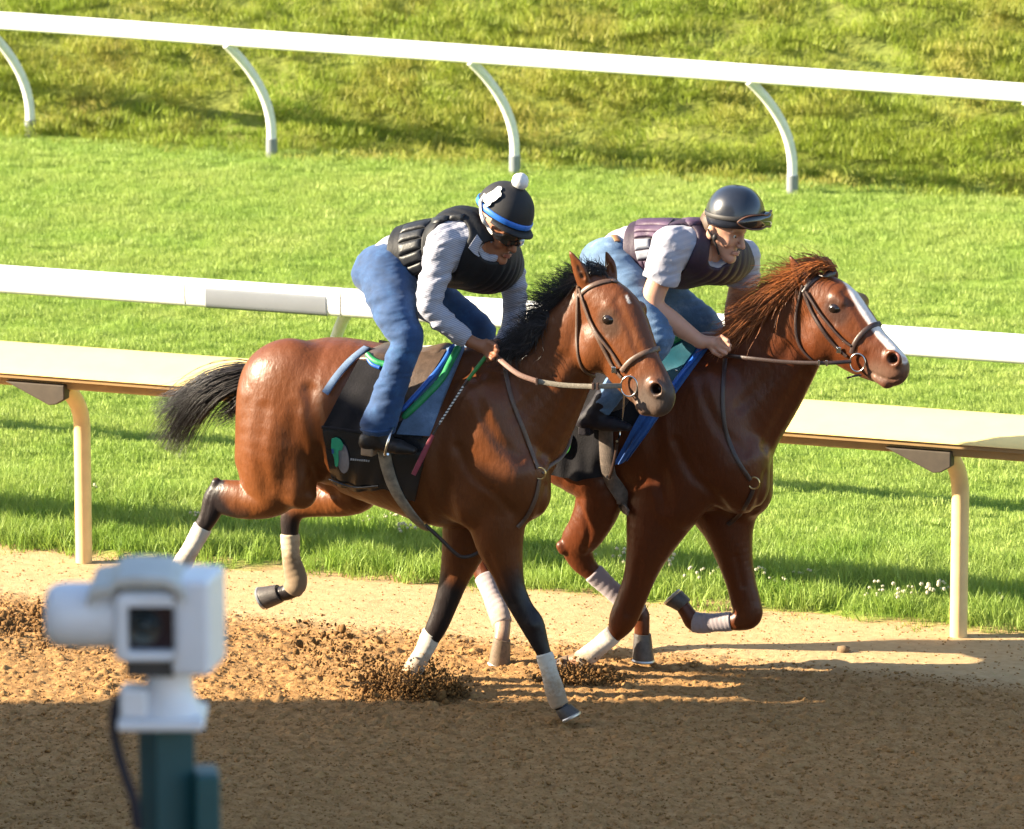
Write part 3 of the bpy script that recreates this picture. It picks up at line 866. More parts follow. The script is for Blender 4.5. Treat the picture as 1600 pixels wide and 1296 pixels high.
# ------------------------------------------------------------------ the bay
def bay():
    Y0 = YN; hy = .27
    lo = U(225, 1130, Y0) - [.25, .62, .12]; hi = U(1075, 370, Y0) + [.2, .60, .12]
    F = Field(lo, hi, .0075)
    # trunk
    F.add(limb(Y0, [(470, 636, 0, 95, .25), (520, 640, 0, 112, .285), (580, 658, 0, 122, .295), (650, 678, 0, 128, .30), (700, 690, 0, 134, .29), (745, 703, 0, 118, .24)]), .03)
    F.add(limb(Y0, [(690, 600, 0, 42, .10), (750, 588, 0, 46, .10), (800, 590, 0, 46, .09)]), .05)            # withers
    # neck
    F.add(limb(Y0, [(790, 668, 0, 100, .20), (830, 616, 0, 84, .15), (866, 570, 0, 67, .115), (893, 525, 0, 53, .095), (917, 482, 0, 40, .085)]), .05)
    # chest points
    F.add(blob(Y0, 812, 752, -.10, 50, 66, .13, 0), .03)
    F.add(blob(Y0, 818, 750, .10, 44, 62, .12, 0), .03)
    # shoulder blade and upper arm
    F.add(blob(Y0, 770, 690, -.165, 46, 100, .10, -18), .08)
    F.add(blob(Y0, 770, 690, .17, 48, 100, .10, -18), .035)
    F.add(blob(Y0, 745, 770, -.18, 40, 58, .085, 30), .06)
    # hindquarters, near side
    F.add(limb(Y0, [(455, 615, -.10, 84, .17), (437, 690, -.15, 66, .15), (430, 735, -.16, 59, .12), (424, 772, -.17, 36, .085), (400, 782, -.17, 30, .07), (372, 780, -.17, 30, .058), (350, 778, -.17, 27, .045), (337, 782, -.17, 21, .04), (327, 806, -.17, 15.5, .036), (314, 828, -.17, 13.5, .032), (290, 872, -.17, 12.5, .030), (268, 906, -.17, 13.5, .034), (256, 922, -.17, 11, .033)]), .03)
    F.add(blob(Y0, 336, 760, -.17, 8, 15, .026, 20), .012)
    F.add(limb(Y0, [(352, 758, -.17, 7, .02), (385, 768, -.17, 9, .025), (404, 748, -.17, 14, .04)]), .015)
    F.add(blob(Y0, 466, 735, -.19, 24, 62, .075, -8), .05)
    F.add(blob(Y0, 400, 665, -.13, 30, 80, .10, 4), .03)
    # hindquarters, far side
    F.add(limb(Y0, [(470, 620, .10, 82, .16), (510, 690, .14, 66, .14), (560, 762, .15, 34, .10), (538, 778, .15, 29, .075), (500, 784, .15, 24, .055), (468, 792, .15, 19, .045), (455, 806, .15, 17, .038), (453, 834, .15, 13.5, .034), (456, 880, .15, 12.5, .030), (464, 912, .15, 14.5, .034), (452, 924, .15, 13, .033), (440, 928, .15, 12, .034)]), .03)
    # fore legs
    F.add(limb(Y0, [(768, 770, -.15, 60, .10), (776, 815, -.15, 45, .095), (781, 852, -.15, 36, .08), (792, 890, -.15, 25.5, .062), (801, 921, -.15, 20.5, .05), (816, 952, -.15, 18, .043), (831, 975, -.15, 19, .043), (842, 1002, -.15, 14.5, .037), (850, 1022, -.15, 11.5, .030), (862, 1062, -.15, 11.5, .029), (871, 1094, -.15, 12.5, .034), (880, 1106, -.15, 11, .033)]), .03)
    F.add(blob(Y0, 833, 974, -.155, 15, 12, .044, 50), .012)
    F.add(limb(Y0, [(745, 790, .13, 55, .10), (728, 845, .13, 38, .08), (711, 900, .13, 24, .058), (700, 934, .13, 19.5, .048), (690, 962, .13, 17.5, .042), (681, 982, .13, 16.5, .04), (668, 1008, .13, 13, .03), (648, 1042, .13, 12.5, .029), (636, 1064, .13, 14, .034), (630, 1078, .13, 12, .033)]), .03)
    # head
    hyaw = math.radians(14)
    F.add(limb(Y0, [(936, 463, -.015, 35, .092), (957, 500, -.035, 50, .098), (974, 540, -.06, 49, .088), (993, 576, -.09, 41, .070), (1011, 600, -.115, 36, .060), (1024, 617, -.13, 31, .054)], hyaw), .03)
    F.add(blob(Y0, 934, 541, -.05, 36, 44, .085, 30, hyaw), .03)                    # jaw
    F.add(blob(Y0, 996, 486, .035, 14, 16, .045, 0, hyaw), .02)                      # far brow
    F.add(blob(Y0, 955, 484, -.10, 17, 12, .030, 50, hyaw), .015)                    # near brow
    F.add(limb(Y0, [(952, 530, -.13, 3.5, .010), (985, 572, -.15, 3.5, .010)], hyaw), .02)    # cheek ridge
    F.add(blob(Y0, 1006, 636, -.135, 15, 12, .038, 40, hyaw), .015)                  # lower lip
    F.add(blob(Y0, 1031, 628, -.14, 18, 15, .045, 60, hyaw), .015)                   # upper lip
    F.add(blob(Y0, 1024, 607, -.19, 15, 12, .016, 40, hyaw), .02)                   # nostril rim
    F.add(limb(Y0, [(913, 444, -.07, 11, .020), (905, 422, -.085, 10.5, .018), (895, 402, -.09, 5.5, .010), (889, 391, -.09, 1.5, .004)], hyaw), .01)
    F.add(limb(Y0, [(955, 434, .05, 10, .020), (954, 416, .06, 9, .017), (950, 402, .065, 5, .009), (947, 393, .065, 1.5, .004)], hyaw), .01)
    # hollows
    s1 = F.see([(1022, 609)])[0]; nrm = F.grad(s1[None])[0]
    Ld = np.array([math.sin(hyaw), math.cos(hyaw), 0])
    def hole(q, r, depth, k=.008, el=(1, 1)):
        p = F.see([q])[0]; g = F.grad(p[None])[0]
        F.add([(p + g * .004, p - g * depth, r, r * .7, r, r * .7, Ld)], k, 's')
    hole((1024, 609), .030, .04)
    for q in (((911, 434), (906, 424), (899, 408)), ((956, 426), (953, 414))):
        e_ = F.see(np.array(q, float)); F.add([(a, b, .011, .005, .011, .005, Ld) for a, b in zip(e_[:-1], e_[1:])], .006, 's')
    def groove(q, r, depth):
        P = F.see(spline(np.array(q, float), 5))
        F.add([(a, b, r, r, r, r, np.array([0, 1.0, 0])) for a, b in zip(P[:-1], P[1:])], depth, 'dent')
    groove([(484, 612), (492, 660), (500, 700), (494, 745), (478, 785)], 0.065, 0.0200)
    groove([(500, 700), (512, 740), (520, 768)], 0.046, 0.0120)
    groove([(412, 640), (404, 700), (416, 765)], .060, .0070)
    groove([(462, 640), (452, 700), (446, 750)], .060, .0050)
    groove([(700, 600), (686, 660), (684, 720), (694, 770), (704, 800)], 0.071, 0.0150)
    groove([(742, 590), (752, 640), (778, 690), (812, 716)], 0.046, 0.0080)
    groove([(716, 700), (738, 745), (772, 770), (800, 800)], 0.040, 0.0080)
    groove([(908, 598), (886, 640), (858, 690), (848, 716)], 0.053, 0.0120)
    groove([(880, 560), (846, 612), (806, 650)], 0.053, 0.0070)
    groove([(836, 815), (846, 790), (852, 760)], 0.034, 0.0090)
    groove([(764, 868), (780, 908), (800, 945)], 0.028, 0.0060)
    groove([(925, 505), (950, 540), (972, 574)], 0.016, 0.0050)
    groove([(996, 646), (990, 634), (988, 625)], 0.010, 0.0070)
    groove([(964, 470), (985, 520), (1000, 560)], 0.031, 0.0050)
    groove([(330, 770), (322, 800), (318, 818)], 0.010, 0.0050)
    def ripple(X, Y, Z):
        a, b = np.broadcast_arrays(X * 1.0 + Y * .7, Z * .55 + Y * .6 + X * .2)
        m_ = np.clip((Z - .75) / .3, 0, 1)
        return (vnoise(a, b, 61, 2, 6.5, .4) * .0045) * m_
    F.warp(ripple)
    root = empty('horse', (U(640, 1000, Y0)[0], Y0, 0), 'bay racehorse galloping nearest the camera with black mane and tail', 'horse', 'racehorses at a gallop')
    body, V = skin_obj('body', F, M_COAT, root)
    # coat colours: brown body, black points, greyish muzzle
    base = np.array([.122, .036, .0095]); blk = np.array([.014, .011, .012]); C = np.repeat(base[None], len(V), 0)
    def pts(qs, dy): return [U(q[0], q[1], Y0 + dy) for q in qs]
    def paint(col, wgt):
        nonlocal C
        C = C * (1 - wgt[:, None]) + np.array(col) * wgt[:, None]
    nz = vnoise(V[:, 0] * 1.0 + V[:, 2] * .37, V[:, 2] + V[:, 1] * .6, 4, 3, 9) * .05
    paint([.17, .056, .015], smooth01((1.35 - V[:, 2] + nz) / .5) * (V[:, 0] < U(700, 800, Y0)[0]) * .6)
    def leg_black(qs, dy, R, fade):
        P = pts(qs, dy); d = seg_dist(V, P)
        T = P[-1] - P[0]; along = (V - P[0]) @ T / (T @ T) * np.linalg.norm(T)
        paint(blk, smooth01((along + nz) / fade) * (d < R))
    leg_black([(786, 880), (816, 952), (850, 1022), (880, 1106)], -.15, .11, .16)
    leg_black([(716, 888), (690, 962), (660, 1020), (630, 1078)], .13, .10, .12)
    leg_black([(384, 776), (340, 780), (314, 828), (256, 922)], -.17, .10, .09)
    leg_black([(340, 748), (336, 780)], -.17, .05, .01)
    leg_black([(470, 795), (453, 834), (464, 912), (440, 928)], .15, .10, .10)
    mz = pts([(1018, 622), (1044, 622)], -.13)
    paint([.10, .074, .06], smooth01(1.35 - seg_dist(V, mz) / .115 + nz * 2))
    paint([.035, .024, .02], smooth01(1.6 - seg_dist(V, pts([(1052, 604), (1048, 634)], -.12)) / .05) * .8)
    paint([.004, .003, .003], smooth01(1.5 - seg_dist(V, [F.see([(1024, 609)])[0]] * 2) / .032))
    paint([.06, .03, .018], smooth01(1.5 - seg_dist(V, F.see([(949, 500), (954, 512)])) / .052) * .92)
    paint([.05, .02, .01], smooth01(1.3 - seg_dist(V, F.see([(909, 428), (906, 418)])) / .02) * .8)
    paint([.09, .03, .012], smooth01(1.2 - seg_dist(V, pts([(985, 480), (1015, 545)], -.02)) / .06) * .5)
    paint([.6, .55, .5], smooth01(1.6 - seg_dist(V, F.see([(979, 463), (983, 473)])) / .006))
    paint(blk, smooth01(1.5 - seg_dist(V, pts([(800, 548), (852, 492), (900, 440), (930, 425)], 0)) / .045))
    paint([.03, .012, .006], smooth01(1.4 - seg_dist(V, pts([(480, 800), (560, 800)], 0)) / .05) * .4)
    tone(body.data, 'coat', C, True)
    # eye
    p = F.see([(949, 500)])[0]; g = F.grad(p[None])[0]
    mb = MB(); mb.ball(p - g * .021, (.036, .034, .030), 18, 12); mb.build('eye', M_EYE, root, smooth=True)
    # feet
    hoof(Y0, (258, 920), (244, 940), (-.9, .5), -.17, .055, root, M_HOOF)
    hoof(Y0, (438, 928), (414, 940), (-.5, -.85), .15, .060, root, M_HOOF)
    hoof(Y0, (879, 1106), (887, 1122), (1, .25), -.15, .052, root, M_HOOF)
    hoof(Y0, (630, 1078), (634, 1100), (.9, .3), .13, .055, root, M_HOOF2)
    leg_wrap(Y0, [(318, 822, -.17, 14.5, .040), (298, 858, -.17, 14, .038), (276, 896, -.17, 15, .040), (266, 912, -.17, 14.5, .040)], M_WRAP, root, .8)
    leg_wrap(Y0, [(453, 834, .15, 14.5, .040), (455, 872, .15, 14.5, .038), (463, 908, .15, 17, .042), (455, 924, .15, 16, .042)], M_WRAPT, root, 1.6)
    leg_wrap(Y0, [(850, 1021, -.15, 13, .036), (860, 1056, -.15, 13.5, .036), (870, 1090, -.15, 15, .040), (876, 1104, -.15, 14, .040)], M_WRAP, root, 1.1)
    leg_wrap(Y0, [(676, 988, .13, 15.5, .038), (662, 1018, .13, 14.5, .037), (646, 1046, .13, 15, .040), (634, 1068, .13, 15.5, .040)], M_WRAP, root, 1.0)
    return root, F
BAY, FB = bay()

# ------------------------------------------------------------------ the chestnut
def chestnut():
    Y0 = YF
    lo = U(690, 1060, Y0) - [.2, .60, .12]; hi = U(1440, 380, Y0) + [.2, .60, .1]
    F = Field(lo, hi, .0075)
    F.add(limb(Y0, [(816, 626, 0, 95, .25), (868, 628, 0, 108, .285), (928, 640, 0, 118, .295), (998, 655, 0, 126, .30), (1050, 668, 0, 132, .29), (1096, 686, 0, 112, .24)]), .03)
    F.add(limb(Y0, [(1030, 578, 0, 42, .10), (1095, 565, 0, 46, .10), (1145, 568, 0, 46, .09)]), .05)
    F.add(limb(Y0, [(1128, 650, 0, 98, .20), (1166, 605, 0, 88, .15), (1204, 562, 0, 74, .115), (1236, 524, 0, 60, .098), (1262, 484, 0, 44, .085)]), .05)
    F.add(blob(Y0, 1154, 736, -.10, 50, 68, .13, 0), .03)
    F.add(blob(Y0, 1162, 742, .10, 47, 70, .12, 0), .03)
    F.add(blob(Y0, 1116, 672, -.165, 46, 100, .10, -18), .08)
    F.add(blob(Y0, 1116, 672, .17, 48, 100, .10, -18), .035)
    F.add(blob(Y0, 1070, 770, -.18, 44, 62, .085, 40), .06)
    # hind legs
    F.add(limb(Y0, [(830, 620, -.10, 82, .17), (880, 690, -.14, 64, .15), (936, 752, -.15, 42, .11), (934, 790, -.15, 36, .085), (918, 826, -.15, 31, .062), (902, 850, -.13, 26, .046), (908, 874, -.11, 20, .039), (924, 893, -.09, 15, .034), (950, 918, -.06, 13, .030), (975, 938, -.04, 13, .030), (998, 957, -.02, 14.5, .034), (1003, 975, -.02, 12, .033), (1003, 990, -.02, 12, .034)]), .03)
    F.add(blob(Y0, 879, 856, -.15, 9, 12, .026, -30), .012)
    F.add(limb(Y0, [(830, 620, .10, 80, .16), (820, 700, .13, 60, .14), (800, 775, .12, 42, .10), (765, 830, .10, 26, .05), (744, 858, .08, 20, .04), (750, 884, .05, 15, .034), (759, 908, .02, 13, .030), (772, 938, -.04, 12.5, .030), (782, 966, -.10, 14.5, .034), (785, 984, -.14, 12, .033), (783, 1000, -.17, 12, .034)]), .03)
    # fore legs
    F.add(limb(Y0, [(1040, 775, -.15, 62, .10), (1024, 822, -.15, 46, .095), (1010, 866, -.15, 32, .08), (998, 905, -.15, 24.5, .062), (986, 938, -.15, 23, .05), (974, 966, -.15, 22, .045), (964, 986, -.15, 15, .038), (948, 1000, -.15, 12, .030), (925, 1020, -.15, 12, .029), (907, 1032, -.15, 14, .034), (892, 1035, -.15, 11.5, .033)]), .03)
    F.add(limb(Y0, [(1128, 780, .13, 58, .10), (1137, 822, .13, 40, .09), (1147, 868, .13, 29, .07), (1157, 908, .13, 23.5, .054), (1165, 940, .13, 23, .047), (1169, 960, .13, 22, .045), (1155, 970, .13, 16, .04), (1138, 972, .13, 13, .031), (1110, 974, .13, 12.5, .029), (1086, 973, .13, 14.5, .034), (1074, 958, .13, 12, .033), (1066, 946, .13, 11.5, .034)]), .03)
    hyaw = math.radians(12)
    F.add(limb(Y0, [(1274, 462, -.01, 36, .092), (1299, 490, -.03, 50, .098), (1324, 520, -.055, 49, .088), (1351, 546, -.085, 41, .070), (1376, 563, -.11, 34, .058), (1393, 574, -.125, 28, .052)], hyaw), .03)
    F.add(blob(Y0, 1288, 524, -.045, 38, 46, .085, 20, hyaw), .03)
    F.add(blob(Y0, 1344, 471, .02, 13, 12, .040, 0, hyaw), .045)
    F.add(blob(Y0, 1311, 470, -.10, 17, 11, .030, 30, hyaw), .015)
    F.add(limb(Y0, [(1310, 512, -.13, 3.5, .010), (1350, 548, -.15, 3.5, .010)], hyaw), .02)
    F.add(blob(Y0, 1380, 594, -.13, 17, 9, .036, 30, hyaw), .012)
    F.add(blob(Y0, 1404, 578, -.13, 15, 14, .042, 40, hyaw), .012)
    F.add(blob(Y0, 1396, 560, -.175, 15, 12, .016, 30, hyaw), .02)
    F.add(limb(Y0, [(1257, 446, -.065, 11, .020), (1248, 427, -.08, 10, .018), (1240, 411, -.085, 5, .010), (1234, 400, -.085, 1.5, .004)], hyaw), .01)
    F.add(limb(Y0, [(1300, 430, .05, 10, .020), (1293, 414, .06, 9, .016), (1288, 406, .065, 5, .009)], hyaw), .01)
    Ld = np.array([math.sin(hyaw), math.cos(hyaw), 0])
    def hole(q, r, depth, k=.008):
        p = F.see([q])[0]; g = F.grad(p[None])[0]
        F.add([(p + g * .004, p - g * depth, r, r * .7, r, r * .7, Ld)], k, 's')
    hole((1394, 561), .029, .04)
    e_ = F.see(np.array([(1255, 438), (1249, 428), (1243, 416)], float)); F.add([(a, b, .010, .005, .010, .005, Ld) for a, b in zip(e_[:-1], e_[1:])], .006, 's')
    def groove(q, r, depth):
        P = F.see(spline(np.array(q, float), 5))
        F.add([(a, b, r, r, r, r, np.array([0, 1.0, 0])) for a, b in zip(P[:-1], P[1:])], depth, 'dent')
    groove([(1030, 590), (1022, 650), (1026, 720), (1040, 790)], 0.071, 0.0130)
    groove([(1092, 575), (1102, 625), (1128, 675), (1164, 706)], 0.046, 0.0080)
    groove([(1056, 690), (1080, 740), (1112, 770), (1140, 800)], 0.040, 0.0080)
    groove([(1258, 588), (1236, 624), (1210, 672), (1196, 700)], 0.053, 0.0120)
    groove([(1232, 545), (1196, 596), (1156, 636)], 0.053, 0.0070)
    groove([(1178, 800), (1190, 770), (1196, 740)], 0.034, 0.0090)
    groove([(1000, 880), (992, 925), (980, 960)], 0.028, 0.0060)
    groove([(1150, 870), (1160, 915)], 0.028, 0.0060)
    groove([(905, 790), (920, 830), (912, 860)], 0.028, 0.0080)
    groove([(1278, 490), (1306, 522), (1330, 548)], 0.016, 0.0050)
    groove([(1408, 590), (1392, 594), (1372, 588), (1358, 580)], 0.011, 0.0120)
    groove([(1320, 456), (1345, 495), (1365, 528)], 0.031, 0.0050)
    def ripple(X, Y, Z):
        a, b = np.broadcast_arrays(X * 1.0 + Y * .7, Z * .55 + Y * .6 + X * .2)
        m_ = np.clip((Z - .75) / .3, 0, 1)
        return (vnoise(a, b, 61, 2, 6.5, .4) * .0045) * m_
    F.warp(ripple)
    root = empty('horse', (U(1000, 1000, Y0)[0], Y0, 0), 'chestnut racehorse with a white blaze on its face galloping in front', 'horse', 'racehorses at a gallop')
    body, V = skin_obj('body', F, M_COAT, root)
    C = np.repeat(np.array([[.086, .0205, .0055]]), len(V), 0)
    def pts(qs, dy): return [U(q[0], q[1], Y0 + dy) for q in qs]
    def paint(col, wgt):
        nonlocal C
        C = C * (1 - wgt[:, None]) + np.array(col) * wgt[:, None]
    nz = vnoise(V[:, 0] + V[:, 2] * .37, V[:, 2] + V[:, 1] * .6, 14, 3, 9) * .05
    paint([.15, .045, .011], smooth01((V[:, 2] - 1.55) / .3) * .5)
    paint([.17, .10, .07], smooth01(1.35 - seg_dist(V, pts([(1376, 580), (1408, 578)], -.12)) / .075 + nz * 2))
    paint([.05, .03, .028], smooth01(1.5 - seg_dist(V, pts([(1415, 572), (1416, 590)], -.12)) / .035) * .8)
    bz = pts([(1321, 440), (1340, 462), (1358, 490), (1372, 510), (1390, 534), (1408, 552), (1420, 566)], -.055)
    Fb = F.see([(1325, 444), (1338, 462), (1352, 486), (1366, 506), (1380, 526), (1398, 545), (1412, 560)])
    paint([.72, .66, .62], smooth01(2.6 - seg_dist(V, Fb) / .0125 + nz * 6))
    paint([.30, .12, .11], smooth01(1.5 - seg_dist(V, F.see([(1402, 556), (1414, 562)])) / .012) * .6)
    paint([.005, .003, .003], smooth01(1.5 - seg_dist(V, [F.see([(1394, 561)])[0]] * 2) / .031))
    paint([.05, .02, .012], smooth01(1.5 - seg_dist(V, F.see([(1303, 482), (1310, 492)])) / .052) * .92)
    paint([.05, .018, .008], smooth01(1.3 - seg_dist(V, F.see([(1252, 432), (1246, 420)])) / .02) * .8)
    paint([.40, .22, .13], smooth01(1.3 - seg_dist(V, pts([(905, 1033), (880, 1038)], -.15)) / .06) * .7)
    paint([.46, .33, .24], smooth01(1.3 - seg_dist(V, pts([(784, 976), (783, 1000)], -.15)) / .06) * .7)
    paint([.12, .035, .01], smooth01(1.3 - seg_dist(V, pts([(1169, 955), (1160, 972)], .13)) / .06) * .6)
    tone(body.data, 'coat', C, True)
    p = F.see([(1303, 482)])[0]; g = F.grad(p[None])[0]
    mb = MB(); mb.ball(p - g * .021, (.036, .034, .030), 18, 12); mb.build('eye', M_EYE, root, smooth=True)
    hoof(Y0, (1003, 990), (1000, 1030), (.5, .8), -.02, .056, root, M_HOOF)
    hoof(Y0, (784, 998), (776, 1036), (.2, .9), -.17, .056, root, M_HOOF2)
    hoof(Y0, (892, 1035), (876, 1040), (-.3, .9), -.15, .055, root, M_HOOF2)
    hoof(Y0, (1070, 946), (1056, 930), (-1, .25), .13, .056, root, M_HOOF)
    leg_wrap(Y0, [(926, 894, -.088, 16, .042), (950, 917, -.06, 15, .038), (978, 941, -.04, 15, .038), (1000, 960, -.02, 17, .042)], M_WRAPSHADE, root, .5)
    leg_wrap(Y0, [(756, 900, .03, 15, .040), (768, 930, -.02, 14.5, .038), (780, 960, -.09, 16, .041), (785, 976, -.12, 16, .041)], M_WRAPSHADE, root, .6)
    leg_wrap(Y0, [(960, 990, -.15, 14.5, .038), (940, 1007, -.15, 14.5, .037), (920, 1024, -.15, 15, .039), (906, 1033, -.15, 16, .040)], M_WRAP, root, .8)
    leg_wrap(Y0, [(1144, 971.5, .13, 14.5, .038), (1120, 973, .13, 14.5, .037), (1096, 974, .13, 15.5, .039), (1084, 972, .13, 16.5, .041)], M_WRAPSHADE, root, .3)
    return root, F
CHESTNUT, FC_ = chestnut()
# ================================================================== hair
M_BLACKHAIR = hair_mat('black horse hair', (.006, .005, .006), (.028, .022, .022), .38)
M_REDHAIR = hair_mat('chestnut horse hair', (.15, .042, .010), (.42, .135, .03), .45)
def tuft_line(roots, Y0, dys, flow, n, length, spread, r, seed, curl=.0, F=None):
    """strands rooted along a measured line; flow(u) -> picture direction; lengths in px"""
    g = np.random.default_rng(seed); out = []
    R_ = spline(np.array(roots, float), 8)
    for i in range(n):
        u = g.random(); q = R_[min(int(u * (len(R_) - 1)), len(R_) - 1)] + g.normal(0, 2.0, 2)
        dy = g.uniform(*dys)
        fx, fy = flow(u); an = math.atan2(fy, fx) + g.normal(0, spread)
        ln = length(u) * g.uniform(.45, 1.1)
        p = U(q[0], q[1], Y0 + dy); s_ = ln / scale_at(p)
        d = R3 * math.cos(an) - U3 * math.sin(an) + np.array([0, g.normal(0, .22), 0])
        bend = g.normal(0, .35) + .15; ph = g.random() * 6.28; pts = []
        side = np.cross(d, F3); side /= np.linalg.norm(side)
        for k in range(10):
            t = k / 9
            pts.append(p + d * s_ * t + side * s_ * (bend * t * t * .5 + curl * math.sin(ph * .2 + t * 9 + u * 7) * t * .5) - np.array([0, 0, 1]) * s_ * .25 * t * t)
        out.append((pts, r * g.uniform(.6, 1.3)))
    return out
# bay: black mane blown up and back from the crest, wavy locks on the withers, forelock, tail
st = tuft_line([(930, 426), (905, 440), (878, 468), (858, 496)], YN, (-.03, .03), lambda u: (-1.0, -.6 - .5 * u), 900, lambda u: 44 + 30 * u, .5, .0016, 1)
st += tuft_line([(858, 494), (846, 518), (826, 540), (795, 548)], YN, (-.06, .03), lambda u: (-1.0, -.25 + .2 * u), 1300, lambda u: 60 - 12 * u, .45, .0019, 2, .3)
st += tuft_line([(850, 505), (835, 530), (812, 545)], YN, (-.10, -.04), lambda u: (-.85, .25), 800, lambda u: 46, .55, .0019, 3, .4)
hair('mane', st, M_BLACKHAIR, BAY)
st = tuft_line([(918, 424), (934, 418), (948, 420)], YN, (-.04, .03), lambda u: (-.9 + .4 * u, -.25), 200, lambda u: 22, .6, .0022, 4, .1)
st += tuft_line([(926, 424), (946, 424)], YN, (-.05, .0), lambda u: (.35, .6), 120, lambda u: 20, .4, .0022, 5, .1)
hair('forelock', st, M_BLACKHAIR, BAY)
def tail(Y0, line, n, w0, w1, r, seed):
    g = np.random.default_rng(seed); out = []
    C = spline(np.array(line, float), 8)
    for i in range(n):
        a = g.normal(0, 1); b = g.normal(0, 1); e = g.uniform(.55, 1.08) if g.random() < .9 else g.uniform(1.0, 1.3)
        ph = g.random() * 6.28; pts = []
        m = len(C); wv = g.uniform(.0, .03)
        for k in range(12):
            t = k / 11 * e; x = min(t, 1) * (m - 1); j = min(int(x), m - 2); f = x - j
            q = C[j] * (1 - f) + C[j + 1] * f
            if t > 1: q = q + (C[-1] - C[-3]) * (t - 1) * 4
            T = C[min(j + 1, m - 1)] - C[max(j - 1, 0)]; T = T / np.linalg.norm(T); nrm = np.array([-T[1], T[0]])
            wd = (w0 + (w1 - w0) * min(t, 1.1) ** .7)
            q = q + nrm * a * wd + nrm * math.sin(ph + t * 7) * 3 * t
            pts.append(U(q[0], q[1], Y0 + b * wd * .0022 + .03 * math.sin(ph * 2 + t * 5) * t))
        out.append((pts, r * g.uniform(.6, 1.3)))
    return out
st = tail(YN, [(400, 584), (372, 590), (340, 602), (312, 622), (286, 655), (268, 685), (258, 702)], 950, 6, 18, .0017, 6)
st += tail(YN, [(398, 588), (366, 596), (330, 606), (296, 618), (266, 632), (240, 640)], 380, 6, 13, .0016, 7)
st += tail(YN, [(394, 600), (375, 625), (355, 645), (330, 655)], 260, 5, 10, .0016, 8)
hair('tail', st, M_BLACKHAIR, BAY)
MB().tube([U(q[0], q[1], YN) for q in ((410, 580), (388, 585), (362, 594), (340, 606))], [.035, .032, .025, .012], 10).build('tail_dock', mat('dark tail dock', (.02, .014, .012), .6), BAY, smooth=True)
# chestnut: red mane streaming back over the neck
st = tuft_line([(1296, 410), (1268, 424), (1244, 446), (1210, 474)], YF, (-.05, .04), lambda u: (-1.0, -.05 + .12 * u), 1300, lambda u: 66 + 30 * u, .30, .0018, 11, .08)
st += tuft_line([(1240, 450), (1208, 476), (1180, 500), (1150, 520)], YF, (-.07, .03), lambda u: (-1.0, .05 + .1 * u), 1300, lambda u: 80 - 34 * u, .32, .0018, 12, .10)
st += tuft_line([(1190, 500), (1160, 520), (1135, 532)], YF, (-.10, .02), lambda u: (-.9, .25), 260, lambda u: 44, .4, .0026, 13, .1)
hair('mane', st, M_REDHAIR, CHESTNUT)
st = tuft_line([(1272, 416), (1290, 412), (1306, 420)], YF, (-.05, .03), lambda u: (-.9, -.25), 380, lambda u: 34, .35, .0024, 14, .1)
hair('forelock', st, M_REDHAIR, CHESTNUT)
st = tail(YF, [(742, 585), (712, 596), (680, 620), (660, 650), (640, 690)], 300, 6, 14, .003, 16)
hair('tail', st, M_REDHAIR, CHESTNUT)

# ================================================================== tack
M_LEA = mat('brown bridle leather', (.085, .048, .032), .45, .25, 60, .1, 150)
M_LEAD = mat('dark bridle leather', (.035, .018, .014), .42, .25, 60, .1, 150)
M_REIN = mat('brown rein grip', (.13, .065, .045), .6, .2, 120, .2, 200)
M_WEB = mat('grey rein web', (.16, .135, .10), .55, .25, 90, .2, 200)
M_RING = mat('bit steel', (.7, .68, .64), .18, .05, 30, metal=1)
M_BRASS = mat('brass ring', (.65, .48, .22), .3, .1, 30, metal=1)
M_BLK = mat('black saddle cloth', (.012, .011, .013), .85, .3, 14, .25, 120, sheen=.03, spec=.15)
M_VINYL = mat('shiny black vinyl', (.012, .012, .014), .22, .3, 9, .2, 30, coat=.4)
def denim(name, c, edge):
    m, t, b = new_mat(name)
    n = noise(t, 9, 5, .65); n2 = noise(t, 160, 3, .6)
    cc = ramp(t, n, [(.3, tuple(x * .62 for x in c)), (.55, c), (.75, edge)])
    cc = mixc(t, ramp(t, n2, [(.35, (.4,) * 3), (.65, (0,) * 3)]), cc, mixc(t, .5, cc, (.01, .015, .03)))
    t.links.new(cc, b.inputs['Base Color']); b.inputs['Roughness'].default_value = .85; b.inputs['Sheen Weight'].default_value = .1
    bump(t, b, n2, .25, .004)
    return m
M_DENIMP = denim('denim pad', (.10, .16, .27), (.22, .30, .42))
M_BLUEP = denim('blue pad', (.012, .075, .28), (.03, .13, .38))
M_GREEN = mat('green pad roll', (.015, .20, .065), .5, .2, 14, .15, 60)
M_BLUE = mat('blue pad roll', (.01, .08, .36), .5, .2, 14, .15, 60)
M_TEAL = mat('teal pad roll', (.002, .05, .075), .5, .25, 8, .1, 40)
M_SADDLE = mat('worn brown saddle leather', (.075, .05, .037), .4, .35, 22, .2, 90)
M_GIRTH = mat('grey elastic girth', (.20, .17, .13), .75, .4, 30, .4, 160)
M_GIRTHD = mat('dark elastic girth', (.10, .075, .06), .75, .4, 30, .4, 160)
def ring3(c, rx, ry, th, dy, Y0, m, name, parent, tilt=0):
    pts = []
    for a in np.linspace(0, 2 * PI, 25):
        pts.append(U(c[0] + rx * math.cos(a), c[1] + ry * math.sin(a), Y0 + dy + tilt * math.cos(a)))
    mb = MB(); mb.tube(pts, th, 8, False); return mb.build(name, m, parent, smooth=True)
def free_strap(name, pts, Y0, wid, th, m, parent, face=None):
    P = spline(np.array([U(p[0], p[1], Y0 + p[2]) for p in pts]), 8)
    N = np.repeat(((-F3) if face is None else np.array(face))[None], len(P), 0)
    mb = MB(); strap_mesh(mb, P, N, wid, th); return mb.build(name, m, parent, smooth=True)
